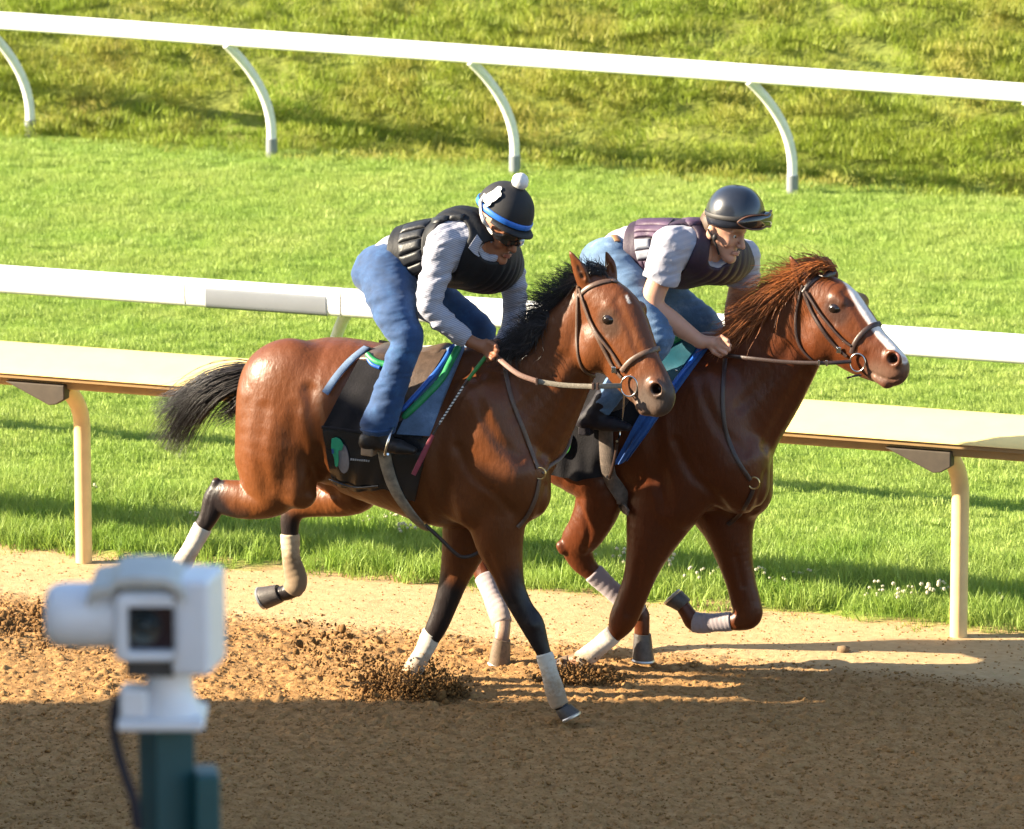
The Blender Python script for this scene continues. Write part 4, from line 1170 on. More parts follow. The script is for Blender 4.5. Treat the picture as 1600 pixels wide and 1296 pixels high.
def bridle(Y0, F, S_, label, hyaw, mid, lea, far=True):
    b = empty('bridle', F.see([S_['brow'][0]])[0], label, 'bridle', 'bridles')
    c = U(mid[0], mid[1], Y0 + mid[2]); L = np.array([math.sin(hyaw), math.cos(hyaw), 0])
    strap_on('browband', F, S_['brow'], .022, .005, lea, b, .004, reflect=(c, L))
    strap_on('throatlatch', F, S_['throat'], .014, .005, lea, b, .005)
    strap_on('cheekpiece', F, S_['cheek'], .017, .005, lea, b, .005)
    strap_on('cheekpiece', F, S_['cheek2'], .014, .005, lea, b, .008)
    strap_on('noseband', F, S_['nose'], .024, .006, lea, b, .004, reflect=(c, L))
    p = F.see([S_['ring']])[0]; dy = p[1] - Y0 - .014
    rg = ring3(S_['ring'], *S_['ringr'], .0042, dy, Y0, M_RING, 'bit_ring', b)
    k = F.see([S_['buckle']])[0]; mb = MB(); mb.box(k + F.grad(k[None])[0] * .014, (.024, .006, .03)); mb.build('buckle', M_RING, b, bevel=.003)
    return b, dy
B1 = dict(brow=[(905, 463), (912, 455), (924, 447), (944, 440.5), (966, 440)],
          throat=[(904, 446), (903, 466), (902, 506), (902, 537), (906, 564), (914, 580), (928, 588)],
          cheek=[(906, 450), (912, 474), (928, 516), (949, 556), (960, 576), (972, 590)],
          cheek2=[(911, 468), (931, 519), (955, 549), (970, 573)],
          nose=[(972, 580), (983, 566), (1001, 554), (1018, 548)], ring=(983, 604), ringr=(13, 16), buckle=(962, 577))
br1, rdy = bridle(YN, FB, B1, 'brown leather bridle on the bay, with round steel bit rings', math.radians(14), (975, 540, -.06), M_LEA)
rein_hand = (768, 552)
free_strap('rein_grip', [(771, 553, -.17), (791, 571, -.23), (812, 586, -.26), (839, 596, -.27)], YN, .024, .006, M_REIN, br1)
free_strap('rein', [(838, 596, -.27), (878, 602, -.26), (917, 604, -.25), (936, 604, -.24), (971, 603, rdy)], YN, .024, .006, M_WEB, br1)
for q in ((839, 596.5, -.28), (927, 604, -.255), (934, 604, -.255)):
    mb = MB(); mb.box(U(q[0], q[1], YN + q[2]), (.012, .012, .034)); mb.build('rein_buckle', M_LEAD, br1, bevel=.002)
B2 = dict(brow=[(1255, 457), (1262, 446), (1272, 438), (1289, 429), (1306, 427)],
          throat=[(1255, 446), (1251, 461), (1244, 495), (1245, 527), (1255, 548), (1270, 562)],
          cheek=[(1257, 458), (1270, 490), (1291, 524), (1310, 545), (1324, 557)],
          cheek2=[(1260, 456), (1279, 485), (1300, 511), (1320, 532), (1331, 540)],
          nose=[(1331, 552), (1336, 536), (1351, 517), (1367, 507), (1377, 507)], ring=(1340, 567), ringr=(12, 14), buckle=(1313, 546))
br2, rdy2 = bridle(YF, FC_, B2, 'dark brown bridle on the chestnut, noseband crossing the white blaze', math.radians(12), (1325, 520, -.055), M_LEAD)
free_strap('rein', [(1120, 552, -.17), (1147, 557, -.20), (1179, 561, -.22), (1231, 566, -.22), (1289, 567.5, -.21), (1330, 565, rdy2)], YF, .019, .007, M_LEAD, br2)
free_strap('chin_strap', [(1324, 591, -.16), (1334, 588, -.17), (1346, 586, -.16)], YF, .010, .005, M_LEAD, br2)
for q in ((1280, 567.5, -.225), (1292, 567.8, -.225)):
    mb = MB(); mb.box(U(q[0], q[1], YF + q[2]), (.010, .012, .028)); mb.build('rein_buckle', M_RING, br2, bevel=.002)

def breastplate(Y0, F, near, down, far, ring, label, m, rm):
    b = empty('breastplate', F.see([ring])[0], label, 'breastplate', 'breastplates')
    strap_on('shoulder_strap', F, near, .021, .005, m, b, .004)
    strap_on('chest_strap', F, down, .021, .005, m, b, .004)
    free_strap('far_strap', far, Y0, .018, .005, m, b)
    p = F.see([ring])[0]
    ring3(ring, 8.5, 9, .0040, p[1] - Y0 - .012, Y0, rm, 'ring', b)
    return b
bp1 = breastplate(YN, FB, [(792, 542), (789, 559), (791, 582), (799, 624), (817, 670), (829, 704), (840, 733)], [(842, 749), (837, 776), (824, 805), (808, 824)],
            [(847, 740, -.16), (860, 728, -.08), (876, 716, 0), (889, 694, .06), (895, 660, .10)], (844, 740), 'leather breastplate on the bay with a pale brass ring at the chest', M_LEA, M_BRASS)
free_strap('belly_strap', [(664, 820, -.10), (687, 841, -.08), (707, 861, -.06), (720, 870, -.04), (736, 869, -.02), (754, 860, 0)], YN, .018, .006, M_LEAD, bp1)
bp2 = breastplate(YF, FC_, [(1134, 561), (1130, 595), (1129, 632), (1134, 674), (1150, 716), (1172, 750)], [(1176, 764), (1172, 776), (1156, 803), (1137, 820)],
            [(1181, 750, -.16), (1190, 735, -.10), (1199, 715, -.02), (1208, 686, .05), (1212, 660, .10)], (1178, 755), 'dark breastplate on the chestnut meeting at a ring on the chest', M_LEAD, M_BRASS)

# ------------------------------------------------------------------ saddle cloths, pads, saddles
sc1 = empty('saddle_cloth', (U(600, 640, YN)[0], YN, 1.2), 'black saddle cloth with shiny lower panel and green horse head emblem on the bay', 'saddle cloth', 'saddle cloths')
rip = lambda u, v: .008 * np.sin(u * 9 + v * 3) * v + .004 * np.sin(u * 23 + 2 + v * 2) * v + .012 * v ** 3
cloth_on('cloth', FB, [(572, 545), (610, 556), (650, 560), (700, 556)], [(508, 667), (560, 675), (620, 682), (660, 686)], .006, M_BLK, sc1, 30, 24, .010, rip, mirror=YN)
cloth_on('lower_panel', FB, [(508, 664), (560, 672), (620, 680), (672, 684)], [(522, 752), (561, 764), (606, 760), (650, 781)], .007, M_VINYL, sc1, 34, 18, .014, lambda u, v: .004 * np.sin(u * 31 + 5 * v) * v + .005 * np.sin(v * 12 + u * 4) * .6)
strap_on('edging', FB, [(573, 548), (550, 566), (528, 590), (510, 616)], .036, .007, M_DENIMP, sc1, .016)
strap_on('piping', FB, [(508, 666), (535, 670), (560, 674), (590, 678)], .014, .006, M_BLK, sc1, .022)
strap_on('piping', FB, [(520, 744), (540, 752), (561, 757), (595, 755)], .010, .006, M_VINYL, sc1, .024)
# emblem: a green horse head before a grey oval
def disc_on(name, F, poly, m, parent, off):
    q = np.array(poly, float); c = q.mean(0)
    ring = resample(np.vstack([q, q[:1]]), 37)[:-1]
    allq = np.vstack([[c], c + (ring - c) * .5, ring]); P = F.see(allq); N = F.grad(P)
    N = N.mean(0); N /= np.linalg.norm(N)
    A = P + N * off; B = P + N * (off - .006); n = 36; K = len(A)
    Fc = [(0, 1 + k, 1 + (k + 1) % n) for k in range(n)] + [(1 + k, 1 + n + k, 1 + n + (k + 1) % n, 1 + (k + 1) % n) for k in range(n)]
    Fc = [f[::-1] for f in Fc] if np.cross(A[1] - A[0], A[2] - A[0]) @ N < 0 else Fc
    Fc += [(1 + n + k, 1 + n + (k + 1) % n, K + 1 + n + (k + 1) % n, K + 1 + n + k) for k in range(n)]
    return mesh(name, np.vstack([A, B]), Fc, m, parent, False)
M_EG = mat('emblem green', (.01, .25, .13), .6, .15, 40); M_EGR = mat('emblem grey', (.16, .155, .17), .6, .15, 40); M_EB = mat('emblem blue', (.01, .06, .22), .6, .1, 40)
oval_ = [(540 + 9 * math.cos(a) + 3 * math.sin(a), 713 + 23 * math.sin(a) - 2 * math.cos(a)) for a in np.linspace(0, 2 * PI, 30, endpoint=False)]
disc_on('emblem_oval', FB, oval_, M_EGR, sc1, .030)
disc_on('emblem_horse_head', FB, [(523, 682), (530, 680), (537, 684), (541, 692), (539, 700), (535, 695), (533, 704), (534, 716), (532, 727), (528, 724), (527, 712), (524, 704), (522, 694)], M_EG, sc1, .034)
disc_on('emblem_mark', FB, [(523, 698), (526, 697), (527, 704), (524, 705)], M_EB, sc1, .036)
M_LETTER = mat('pale print', (.35, .35, .36), .6, .1, 40)
g = np.random.default_rng(5)
for k in range(9):
    x = 552 + k * 3.4; h = g.uniform(2.2, 3.2); y = 716 + .22 * k * 1.4
    disc_on('print_mark', FB, [(x, y - h), (x + 1.8, y - h * .8), (x + 1.6, y), (x, y)], M_LETTER, sc1, .030)
pad1 = empty('saddle_pad', (U(690, 600, YN)[0], YN, 1.35), 'denim saddle pad with green and blue rolled edges beside the knee of the bay rider', 'saddle pad', 'saddle pads')
cloth_on('denim_front', FB, [(684, 556), (727, 546)], [(622, 678), (671, 681)], .008, M_DENIMP, pad1, 12, 26, .020, None, mirror=YN)
def roll(name, F, q, r, m, parent, off):
    P, N = lay(F, q, off, 30); mb = MB(); mb.tube(list(P), [r * .6] + [r] * 28 + [r * .6], 10); return mb.build(name, m, parent, smooth=True)
roll('green_roll', FB, [(721, 550), (700, 582), (668, 622), (633, 654)], .017, M_GREEN, pad1, .034)
roll('blue_roll', FB, [(712, 550), (690, 580), (660, 614), (631, 644)], .012, M_BLUE, pad1, .036)
roll('green_roll', FB, [(575, 560), (582, 567), (592, 573), (604, 576)], .016, M_GREEN, pad1, .030)
roll('blue_roll', FB, [(576, 566), (584, 575), (596, 580)], .010, M_BLUE, pad1, .026)
def saddle(Y0, F, seat, flap_t, flap_b, girth_q, gw, label, dx, gm):
    s_ = empty('saddle', (U(seat[1][0], seat[1][1], Y0)[0], Y0, 1.45), label, 'saddle', 'saddles')
    lo = U(seat[0][0] - 60, seat[0][1] + 60, Y0) - [0, .3, 0]; hi = U(seat[-1][0] + 50, seat[0][1] - 70, Y0) + [0, .3, .05]
    K = Field(lo, hi, .007); K.add(limb(Y0, seat), .02)
    skin_obj('seat', K, M_SADDLE, s_)
    cloth_on('flap', F, flap_t, flap_b, .007, M_SADDLE, s_, 14, 22, .030, None, mirror=Y0)
    strap_on('girth', F, girth_q, np.interp(np.linspace(0, 1, 40), [0, .86, 1], [gw, gw, gw * .45]), .008, gm, s_, .022, 40)
    return s_
sd1 = saddle(YN, FB, [(584, 552, 0, 15, .17), (606, 552, 0, 19, .18), (648, 558, 0, 15, .14), (694, 550, 0, 14, .10)], [(622, 566), (700, 556)], [(600, 668), (631, 658)],
       [(602, 700), (608, 728), (620, 760), (638, 788), (660, 814), (668, 822)], .062, 'worn brown exercise saddle on the bay with a grey girth', 0, M_GIRTH)
def stirrup(Y0, pts, parent, m):
    mb = MB(); P = [U(p[0], p[1], Y0 + p[2]) for p in pts]
    mb.tube(spline(np.array(P), 5), .006, 8); o = mb.build('stirrup', m, parent, smooth=True); return o
stirrup(YN, [(606, 710, -.46), (602, 712, -.42), (601, 714, -.34), (604, 690, -.335), (614, 668, -.38), (608, 685, -.455), (603, 703, -.465), (602, 712, -.45)], sd1, M_RING)

sc2 = empty('saddle_cloth', (U(920, 700, YF)[0], YF, 1.2), 'black saddle cloth on the chestnut with a round green patch', 'saddle cloth', 'saddle cloths')
cloth_on('cloth', FC_, [(918, 525), (960, 535), (1010, 540), (1050, 536)], [(852, 655), (905, 665), (960, 668), (1000, 664)], .006, M_BLK, sc2, 30, 24, .010, rip, mirror=YF)
cloth_on('lower_panel', FC_, [(852, 652), (905, 662), (960, 666)], [(866, 738), (905, 748), (952, 742)], .007, M_BLK, sc2, 28, 16, .014, rip)
disc_on('green_patch', FC_, [(880 + 15 * math.cos(a), 690 + 20 * math.sin(a)) for a in np.linspace(0, 2 * PI, 24, endpoint=False)], mat('green patch', (.03, .27, .03), .6, .2, 30), sc2, .032)
pad2 = empty('saddle_pad', (U(1040, 600, YF)[0], YF, 1.35), 'blue saddle pad with teal and green front rolls on the chestnut', 'saddle pad', 'saddle pads')
cloth_on('pad_front', FC_, [(1060, 540), (1108, 545)], [(962, 722), (984, 716)], .008, M_BLUEP, pad2, 14, 30, .020, rip, mirror=YF)
cloth_on('pad_top', FC_, [(1040, 530), (1098, 538)], [(1012, 606), (1052, 612)], .010, M_TEAL, pad2, 12, 14, .030, None, mirror=YF)
roll('green_roll', FC_, [(1072, 534), (1056, 542), (1036, 552), (1014, 572)], .016, M_GREEN, pad2, .046)
roll('blue_roll', FC_, [(1100, 548), (1084, 572), (1060, 600), (1040, 622)], .010, M_BLUE, pad2, .034)
sd2 = saddle(YF, FC_, [(930, 532, 0, 15, .17), (952, 532, 0, 19, .18), (994, 538, 0, 15, .14), (1040, 530, 0, 14, .10)], [(968, 546), (1046, 536)], [(946, 648), (978, 638)],
       [(950, 660), (950, 690), (954, 735), (967, 770), (979, 790), (988, 801)], .072, 'dark exercise saddle and wide brown girth on the chestnut', 0, M_GIRTHD)
mb = MB(); mb.ball(U(1057, 579, YF - .30), .006, 8, 6); mb.build('stud', M_RING, sd2, smooth=True)
strap_on('billet_strap', FC_, [(968, 690), (964, 715), (957, 740)], .014, .005, M_LEAD, sd2, .034)
stirrup(YF, [(964, 690, -.45), (968, 680, -.36), (974, 640, -.38), (975, 610, -.40)], sd2, M_RING)

# ------------------------------------------------------------------ whip held against the bay's shoulder
wh = empty('whip', U(742, 578, YN - .3), 'riding whip with a green handle and red flap held against the bay shoulder', 'whip')
def wp(x, y, t): return U(x, y, YN - .19 - .19 * t)
MB().tube([wp(760, 556, 0), wp(731, 594, .25)], [.0095, .0085], 10).build('handle', mat('green whip handle', (.02, .17, .03), .5, .15, 60, .2, 200), wh, smooth=True)
MB().tube([wp(731, 594, .25), wp(724, 604, .3)], .007, 8).build('collar', M_LEAD, wh, smooth=True)
m, t, b = new_mat('braided whip shaft')
tc = nn(t, 'ShaderNodeTexCoord'); wv = nn(t, 'ShaderNodeTexWave', i_Scale=22.0, bands_direction='Z'); t.links.new(tc.outputs['Object'], wv.inputs[0])
t.links.new(ramp(t, wv.outputs['Fac'], [(.35, (.02, .018, .02)), (.55, (.6, .57, .52))]), b.inputs['Base Color']); b.inputs['Roughness'].default_value = .5
MB().tube([wp(724, 604, .3), wp(686, 663, .68)], .0055, 8).build('shaft', m, wh, smooth=True)
MB().tube([wp(686, 663, .68), wp(675, 682, .78)], .0055, 8).build('lower_shaft', M_LEAD, wh, smooth=True)
mb = MB(); P = np.array([wp(676, 680, .77), wp(661, 711, .9), wp(646, 742, 1.0)]); strap_mesh(mb, P, np.repeat((-F3)[None], 3, 0), [.020, .026, .022], .006); mb.build('flap', mat('red whip flap', (.20, .02, .035), .55, .25, 40), wh, smooth=True)
# ================================================================== riders
def skin_mat(name):
    m, t, b = new_mat(name)
    at = nn(t, 'ShaderNodeAttribute', attribute_name='coat')
    n = noise(t, 40, 4, .6)
    t.links.new(mixc(t, ramp(t, n, [(.3, (.18,) * 3), (.7, (0,) * 3)]), at.outputs['Color'], mixc(t, .5, at.outputs['Color'], (.25, .06, .03))), b.inputs['Base Color'])
    b.inputs['Roughness'].default_value = .5; b.inputs['Specular IOR Level'].default_value = .35
    b.inputs['Subsurface Weight'].default_value = .08; b.inputs['Subsurface Scale'].default_value = .01
    bump(t, b, noise(t, 180, 3, .5), .1, .002)
    return m
M_SKIN = skin_mat('skin')
M_JEAN = denim('blue jeans', (.011, .050, .150), (.030, .105, .25))
M_JEANL = denim('light jeans', (.075, .145, .26), (.20, .29, .42))
def shirt_mat(name, c, stripe, sc):
    m, t, b = new_mat(name)
    tc = nn(t, 'ShaderNodeTexCoord')
    mp = nn(t, 'ShaderNodeMapping'); mp.inputs['Rotation'].default_value = (0, .35, 0); t.links.new(tc.outputs['Object'], mp.inputs[0])
    wv = nn(t, 'ShaderNodeTexWave', i_Scale=sc, i_Distortion=.6, bands_direction='Z'); t.links.new(mp.outputs[0], wv.inputs[0])
    cc = mixc(t, ramp(t, wv.outputs['Fac'], [(.4, (0,) * 3), (.6, (1,) * 3)]), c, stripe)
    t.links.new(cc, b.inputs['Base Color']); b.inputs['Roughness'].default_value = .85; b.inputs['Sheen Weight'].default_value = .1
    bump(t, b, noise(t, 26, 5, .6), .35, .01)
    return m
M_SHIRT1 = shirt_mat('striped shirt', (.36, .365, .42), (.20, .21, .28), 38)
M_SHIRT2 = shirt_mat('pale grey tee', (.34, .335, .39), (.31, .31, .37), 10)
M_VEST1 = mat('black vest nylon', (.009, .0095, .012), .6, .25, 16, .2, 90, spec=.25)
M_VEST1P = mat('black vest pad', (.015, .016, .019), .45, .25, 16, .2, 90, spec=.4)
M_VEST2 = mat('purple vest nylon', (.026, .012, .028), .65, .25, 16, .2, 90)
M_VEST2P = mat('purple vest pad', (.055, .027, .058), .6, .2, 16, .2, 90)
M_VEST2G = mat('grey vest pad', (.22, .23, .27), .5, .12, 20, .1, 90)
M_BOOT = mat('black boot leather', (.016, .013, .012), .45, .3, 30, .2, 60, spec=.3)
M_BOOT2 = mat('dark boot leather', (.012, .010, .014), .6, .3, 30, .2, 60, spec=.2)
M_HEEL = mat('boot heel', (.26, .17, .10), .6, .2, 40)
M_BELT = mat('tan leather belt', (.24, .11, .04), .5, .2, 40)
M_CAP = mat('black helmet cover', (.006, .006, .009), .75, .2, 40, .1, 200)
M_HELM = mat('glossy dark helmet', (.014, .017, .026), .28, .15, 12, .03, 60, coat=.4)
M_BAND = mat('blue helmet band', (.015, .13, .52), .5, .1, 40)
M_WHT = mat('white cloth', (.62, .61, .60), .8, .08, 60, .2, 150)
M_GLASS = mat('dark lens', (.012, .011, .012), .08, .2, 20, coat=.6)
M_STRAP = mat('black strap', (.02, .018, .018), .6, .2, 60)
M_BRN = mat('brown goggle rim', (.11, .045, .025), .5, .15, 40)
M_HAIRP = mat('dark hair', (.02, .013, .01), .6, .3, 120)

def frame(psi, ub, roll):
    """head axes: psi = turn from the camera towards the right, ub = forward pitch, roll = lean to the right, degrees"""
    toC = np.array([-_f[0], -_f[1], 0]); R_ = R3
    ps, be, ro = (math.radians(x) for x in (psi, ub, roll))
    fh = toC * math.cos(ps) + R_ * math.sin(ps)
    u = np.array([0, 0, 1.0]) * math.cos(be) + fh * math.sin(be)
    f = fh * math.cos(be) - np.array([0, 0, 1.0]) * math.sin(be)
    l = np.cross(f, u)                                      # towards the rider's right
    u2 = u * math.cos(ro) + l * math.sin(ro) if False else u + R_ * math.tan(ro); u2 /= np.linalg.norm(u2)
    f = f - u2 * (f @ u2); f /= np.linalg.norm(f); l = np.cross(f, u2)
    return f, l, u2
def el(c, T, h, r, rl, L):
    return [(c - T * h, c + T * h + 1e-5, r, r, rl, rl, L)]
def head_shape(F, c, f, l, u, k):
    F.add(el(c + u * .012 * k + f * .002 * k, f, .012 * k, .084 * k, .073 * k, l), .02)
    F.add([(c + f * .030 * k - u * .030 * k, c + f * .066 * k - u * .098 * k, .058 * k, .028 * k, .060 * k, .030 * k, l)], .025)
    F.add([(c + f * .020 * k - u * .05 * k - l * .045 * k, c + f * .06 * k - u * .095 * k - l * .015 * k, .022 * k, .018 * k, .022 * k, .018 * k, l)], .02)
    F.add([(c + f * .020 * k - u * .05 * k + l * .045 * k, c + f * .06 * k - u * .095 * k + l * .015 * k, .022 * k, .018 * k, .022 * k, .018 * k, l)], .02)
    F.add([(c + f * .088 * k + u * .004 * k, c + f * .113 * k - u * .040 * k, .009 * k, .012 * k, .010 * k, .012 * k, l)], .012)   # nose
    for s_ in (-1, 1):
        F.add(el(c + f * .100 * k - u * .043 * k + l * s_ * .011 * k, f, .001, .009 * k, .008 * k, l), .006)
        F.add([(c + f * .088 * k + u * .016 * k + l * s_ * .010 * k, c + f * .072 * k + u * .014 * k + l * s_ * .046 * k, .010 * k, .010 * k, .012 * k, .012 * k, l)], .012)
        F.add(el(c + f * .066 * k - u * .032 * k + l * s_ * .042 * k, u, .004, .020 * k, .016 * k, l), .02)       # cheek
        F.add(el(c + f * .094 * k - u * .006 * k + l * s_ * .030 * k, l, .008 * k, .010 * k, .014 * k, l), .012, 's')  # eye hollow
        F.add(el(c - f * .004 * k - u * .022 * k + l * s_ * .076 * k, u, .014 * k, .016 * k, .008 * k, l), .008)   # ear
        F.add(el(c - f * .002 * k - u * .020 * k + l * s_ * .088 * k, u, .009 * k, .008 * k, .006 * k, l), .004, 's')
    for (dz, r) in ((-.070, .0060), (-.079, .0068)):
        F.add([(c + f * .094 * k + u * dz * k - l * .020 * k, c + f * .101 * k + u * dz * k, r * .6 * k, r * k, .010 * k, .012 * k, l), (c + f * .101 * k + u * dz * k, c + f * .094 * k + u * dz * k + l * .020 * k, r * k, r * .6 * k, .012 * k, .010 * k, l)], .006)
    F.add([(c + f * .100 * k - u * .0745 * k - l * .022 * k, c + f * .106 * k - u * .0745 * k, .002 * k, .002 * k, .002 * k, .002 * k, l), (c + f * .106 * k - u * .0745 * k, c + f * .100 * k - u * .0745 * k + l * .022 * k, .002 * k, .002 * k, .002 * k, .002 * k, l)], .004, 's')
    F.add(el(c + f * .082 * k - u * .108 * k, l, .006, .015 * k, .018 * k, l), .015)                               # chin
def hand(F, Y0, wrist, palm, kn, mid, tip, thumb, dys, s_=1.0):
    """palm, then five separate fingers of unequal length curled round what it holds"""
    L = np.array([0, 1.0, 0])
    w3 = U(*wrist[:2], Y0 + wrist[2]); p3 = U(*palm[:2], Y0 + palm[2])
    F.add([(w3, p3, .026, .030, .030, .034, L)], .02)
    for i in range(4):
        d = dys[i]
        a, b, c_ = U(*kn[i], Y0 + d), U(*mid[i], Y0 + d - .012), U(*tip[i], Y0 + d + .02)
        F.add([(p3 + (a - p3) * .35, a, .016, .0125, .016, .0125, L)], .010)
        F.add([(a, b, .0125 * s_, .011 * s_, .0125 * s_, .011 * s_, L), (b, c_, .011 * s_, .0095 * s_, .011 * s_, .0095 * s_, L)], .003)
    T = [U(q[0], q[1], Y0 + q[2]) for q in thumb]
    F.add([(T[i], T[i + 1], .014, .0115, .014, .0115, L) for i in range(len(T) - 1)], .006)
def folds(F, amp, sx, sz, seed):
    def fn(X, Y, Z):
        q = X * sx[0] + Z * sx[1]; r = Z * sz[0] - X * sz[1]
        x = q + 0 * Y; y = (r + Y * 3.1)
        x, y = np.broadcast_arrays(x, y)
        return vnoise(x, y, seed, 3, 1.0, .55) * amp
    F.warp(fn)
def helmet(hc, f, l, u, rf, rl, ru, low, m, parent, name='helmet', lobes=0):
    V = []; Fc = []; n = 40; m_ = 16
    angs = np.linspace(-low, PI / 2, m_)
    for i, a in enumerate(angs):
        for k in range(n):
            th = 2 * PI * k / n; seam = 1 - (.012 * max(0, math.cos(th * 6)) ** 18 if lobes else 0)
            V.append(hc + (f * rf * math.cos(th) + l * rl * math.sin(th)) * math.cos(a) ** .85 * seam + u * ru * math.sin(a)) if a < PI / 2 - 1e-6 else V.append(hc + u * ru)
    for i in range(m_ - 1):
        for k in range(n): Fc.append((i * n + k, (i + 1) * n + k, (i + 1) * n + (k + 1) % n, i * n + (k + 1) % n))
    o = mesh(name, V, Fc, m, parent, True); s_ = o.modifiers.new('shell', 'SOLIDIFY'); s_.thickness = .012; s_.offset = -1
    return o
def hpt(hc, f, l, u, rf, rl, ru, az, a, out=1.0):
    return hc + (f * rf * math.cos(az) + l * rl * math.sin(az)) * math.cos(a) ** .85 * out + u * ru * math.sin(a) * out
def belt_round(hc, f, l, u, rf, rl, ru, az0, az1, a0, wid, th, m, name, parent, n=40, tilt=0.0):
    P = []; N = []
    for az in np.linspace(az0, az1, n):
        a = a0 + tilt * math.cos(az)
        p = hpt(hc, f, l, u, rf, rl, ru, az, a); q = hpt(hc, f, l, u, rf, rl, ru, az, a, 1.03)
        P.append(p); N.append((q - p) / np.linalg.norm(q - p))
    mb = MB(); strap_mesh(mb, np.array(P), np.array(N), wid, th); return mb.build(name, m, parent, smooth=True)
def boot(Y0, ankle, heel, toe, dy, m, parent, sole_m, top):
    lo = np.minimum(U(*heel, Y0 + dy), U(*toe, Y0 + dy)) - [.15, .12, .12]; hi = np.maximum(U(*top, Y0 + dy), U(*toe, Y0 + dy)) + [.15, .12, .12]
    K = Field(lo, hi, .005); A, H, T, P = (U(*q, Y0 + dy) for q in (ankle, heel, toe, top)); L = np.array([0, 1.0, 0])
    K.add([(P, A, .052, .046, .048, .042, L)], .02); K.add([(A, H + (T - H) * .12 + [0, 0, .03], .045, .040, .040, .036, L)], .02)
    K.add([(H + (T - H) * .1 + [0, 0, .025], H + (T - H) * .72 + [0, 0, .022], .036, .036, .036, .043, L), (H + (T - H) * .72 + [0, 0, .022], T + [0, 0, .014], .036, .020, .043, .026, L)], .03)
    folds(K, .003, (30, 20), (20, 10), 3)
    o, V = skin_obj('boot', K, m, parent, 1)
    d = T - H; d /= np.linalg.norm(d); mb = MB(); w_ = np.cross(d, [0, 0, 1.0]); up = np.cross(w_, d)
    M3 = np.column_stack([d, w_, up])
    mb.box(H + d * .035 - up * .018, (.06, .062, .042), M3)
    mb.build('heel', sole_m, o, bevel=.006)
    return o

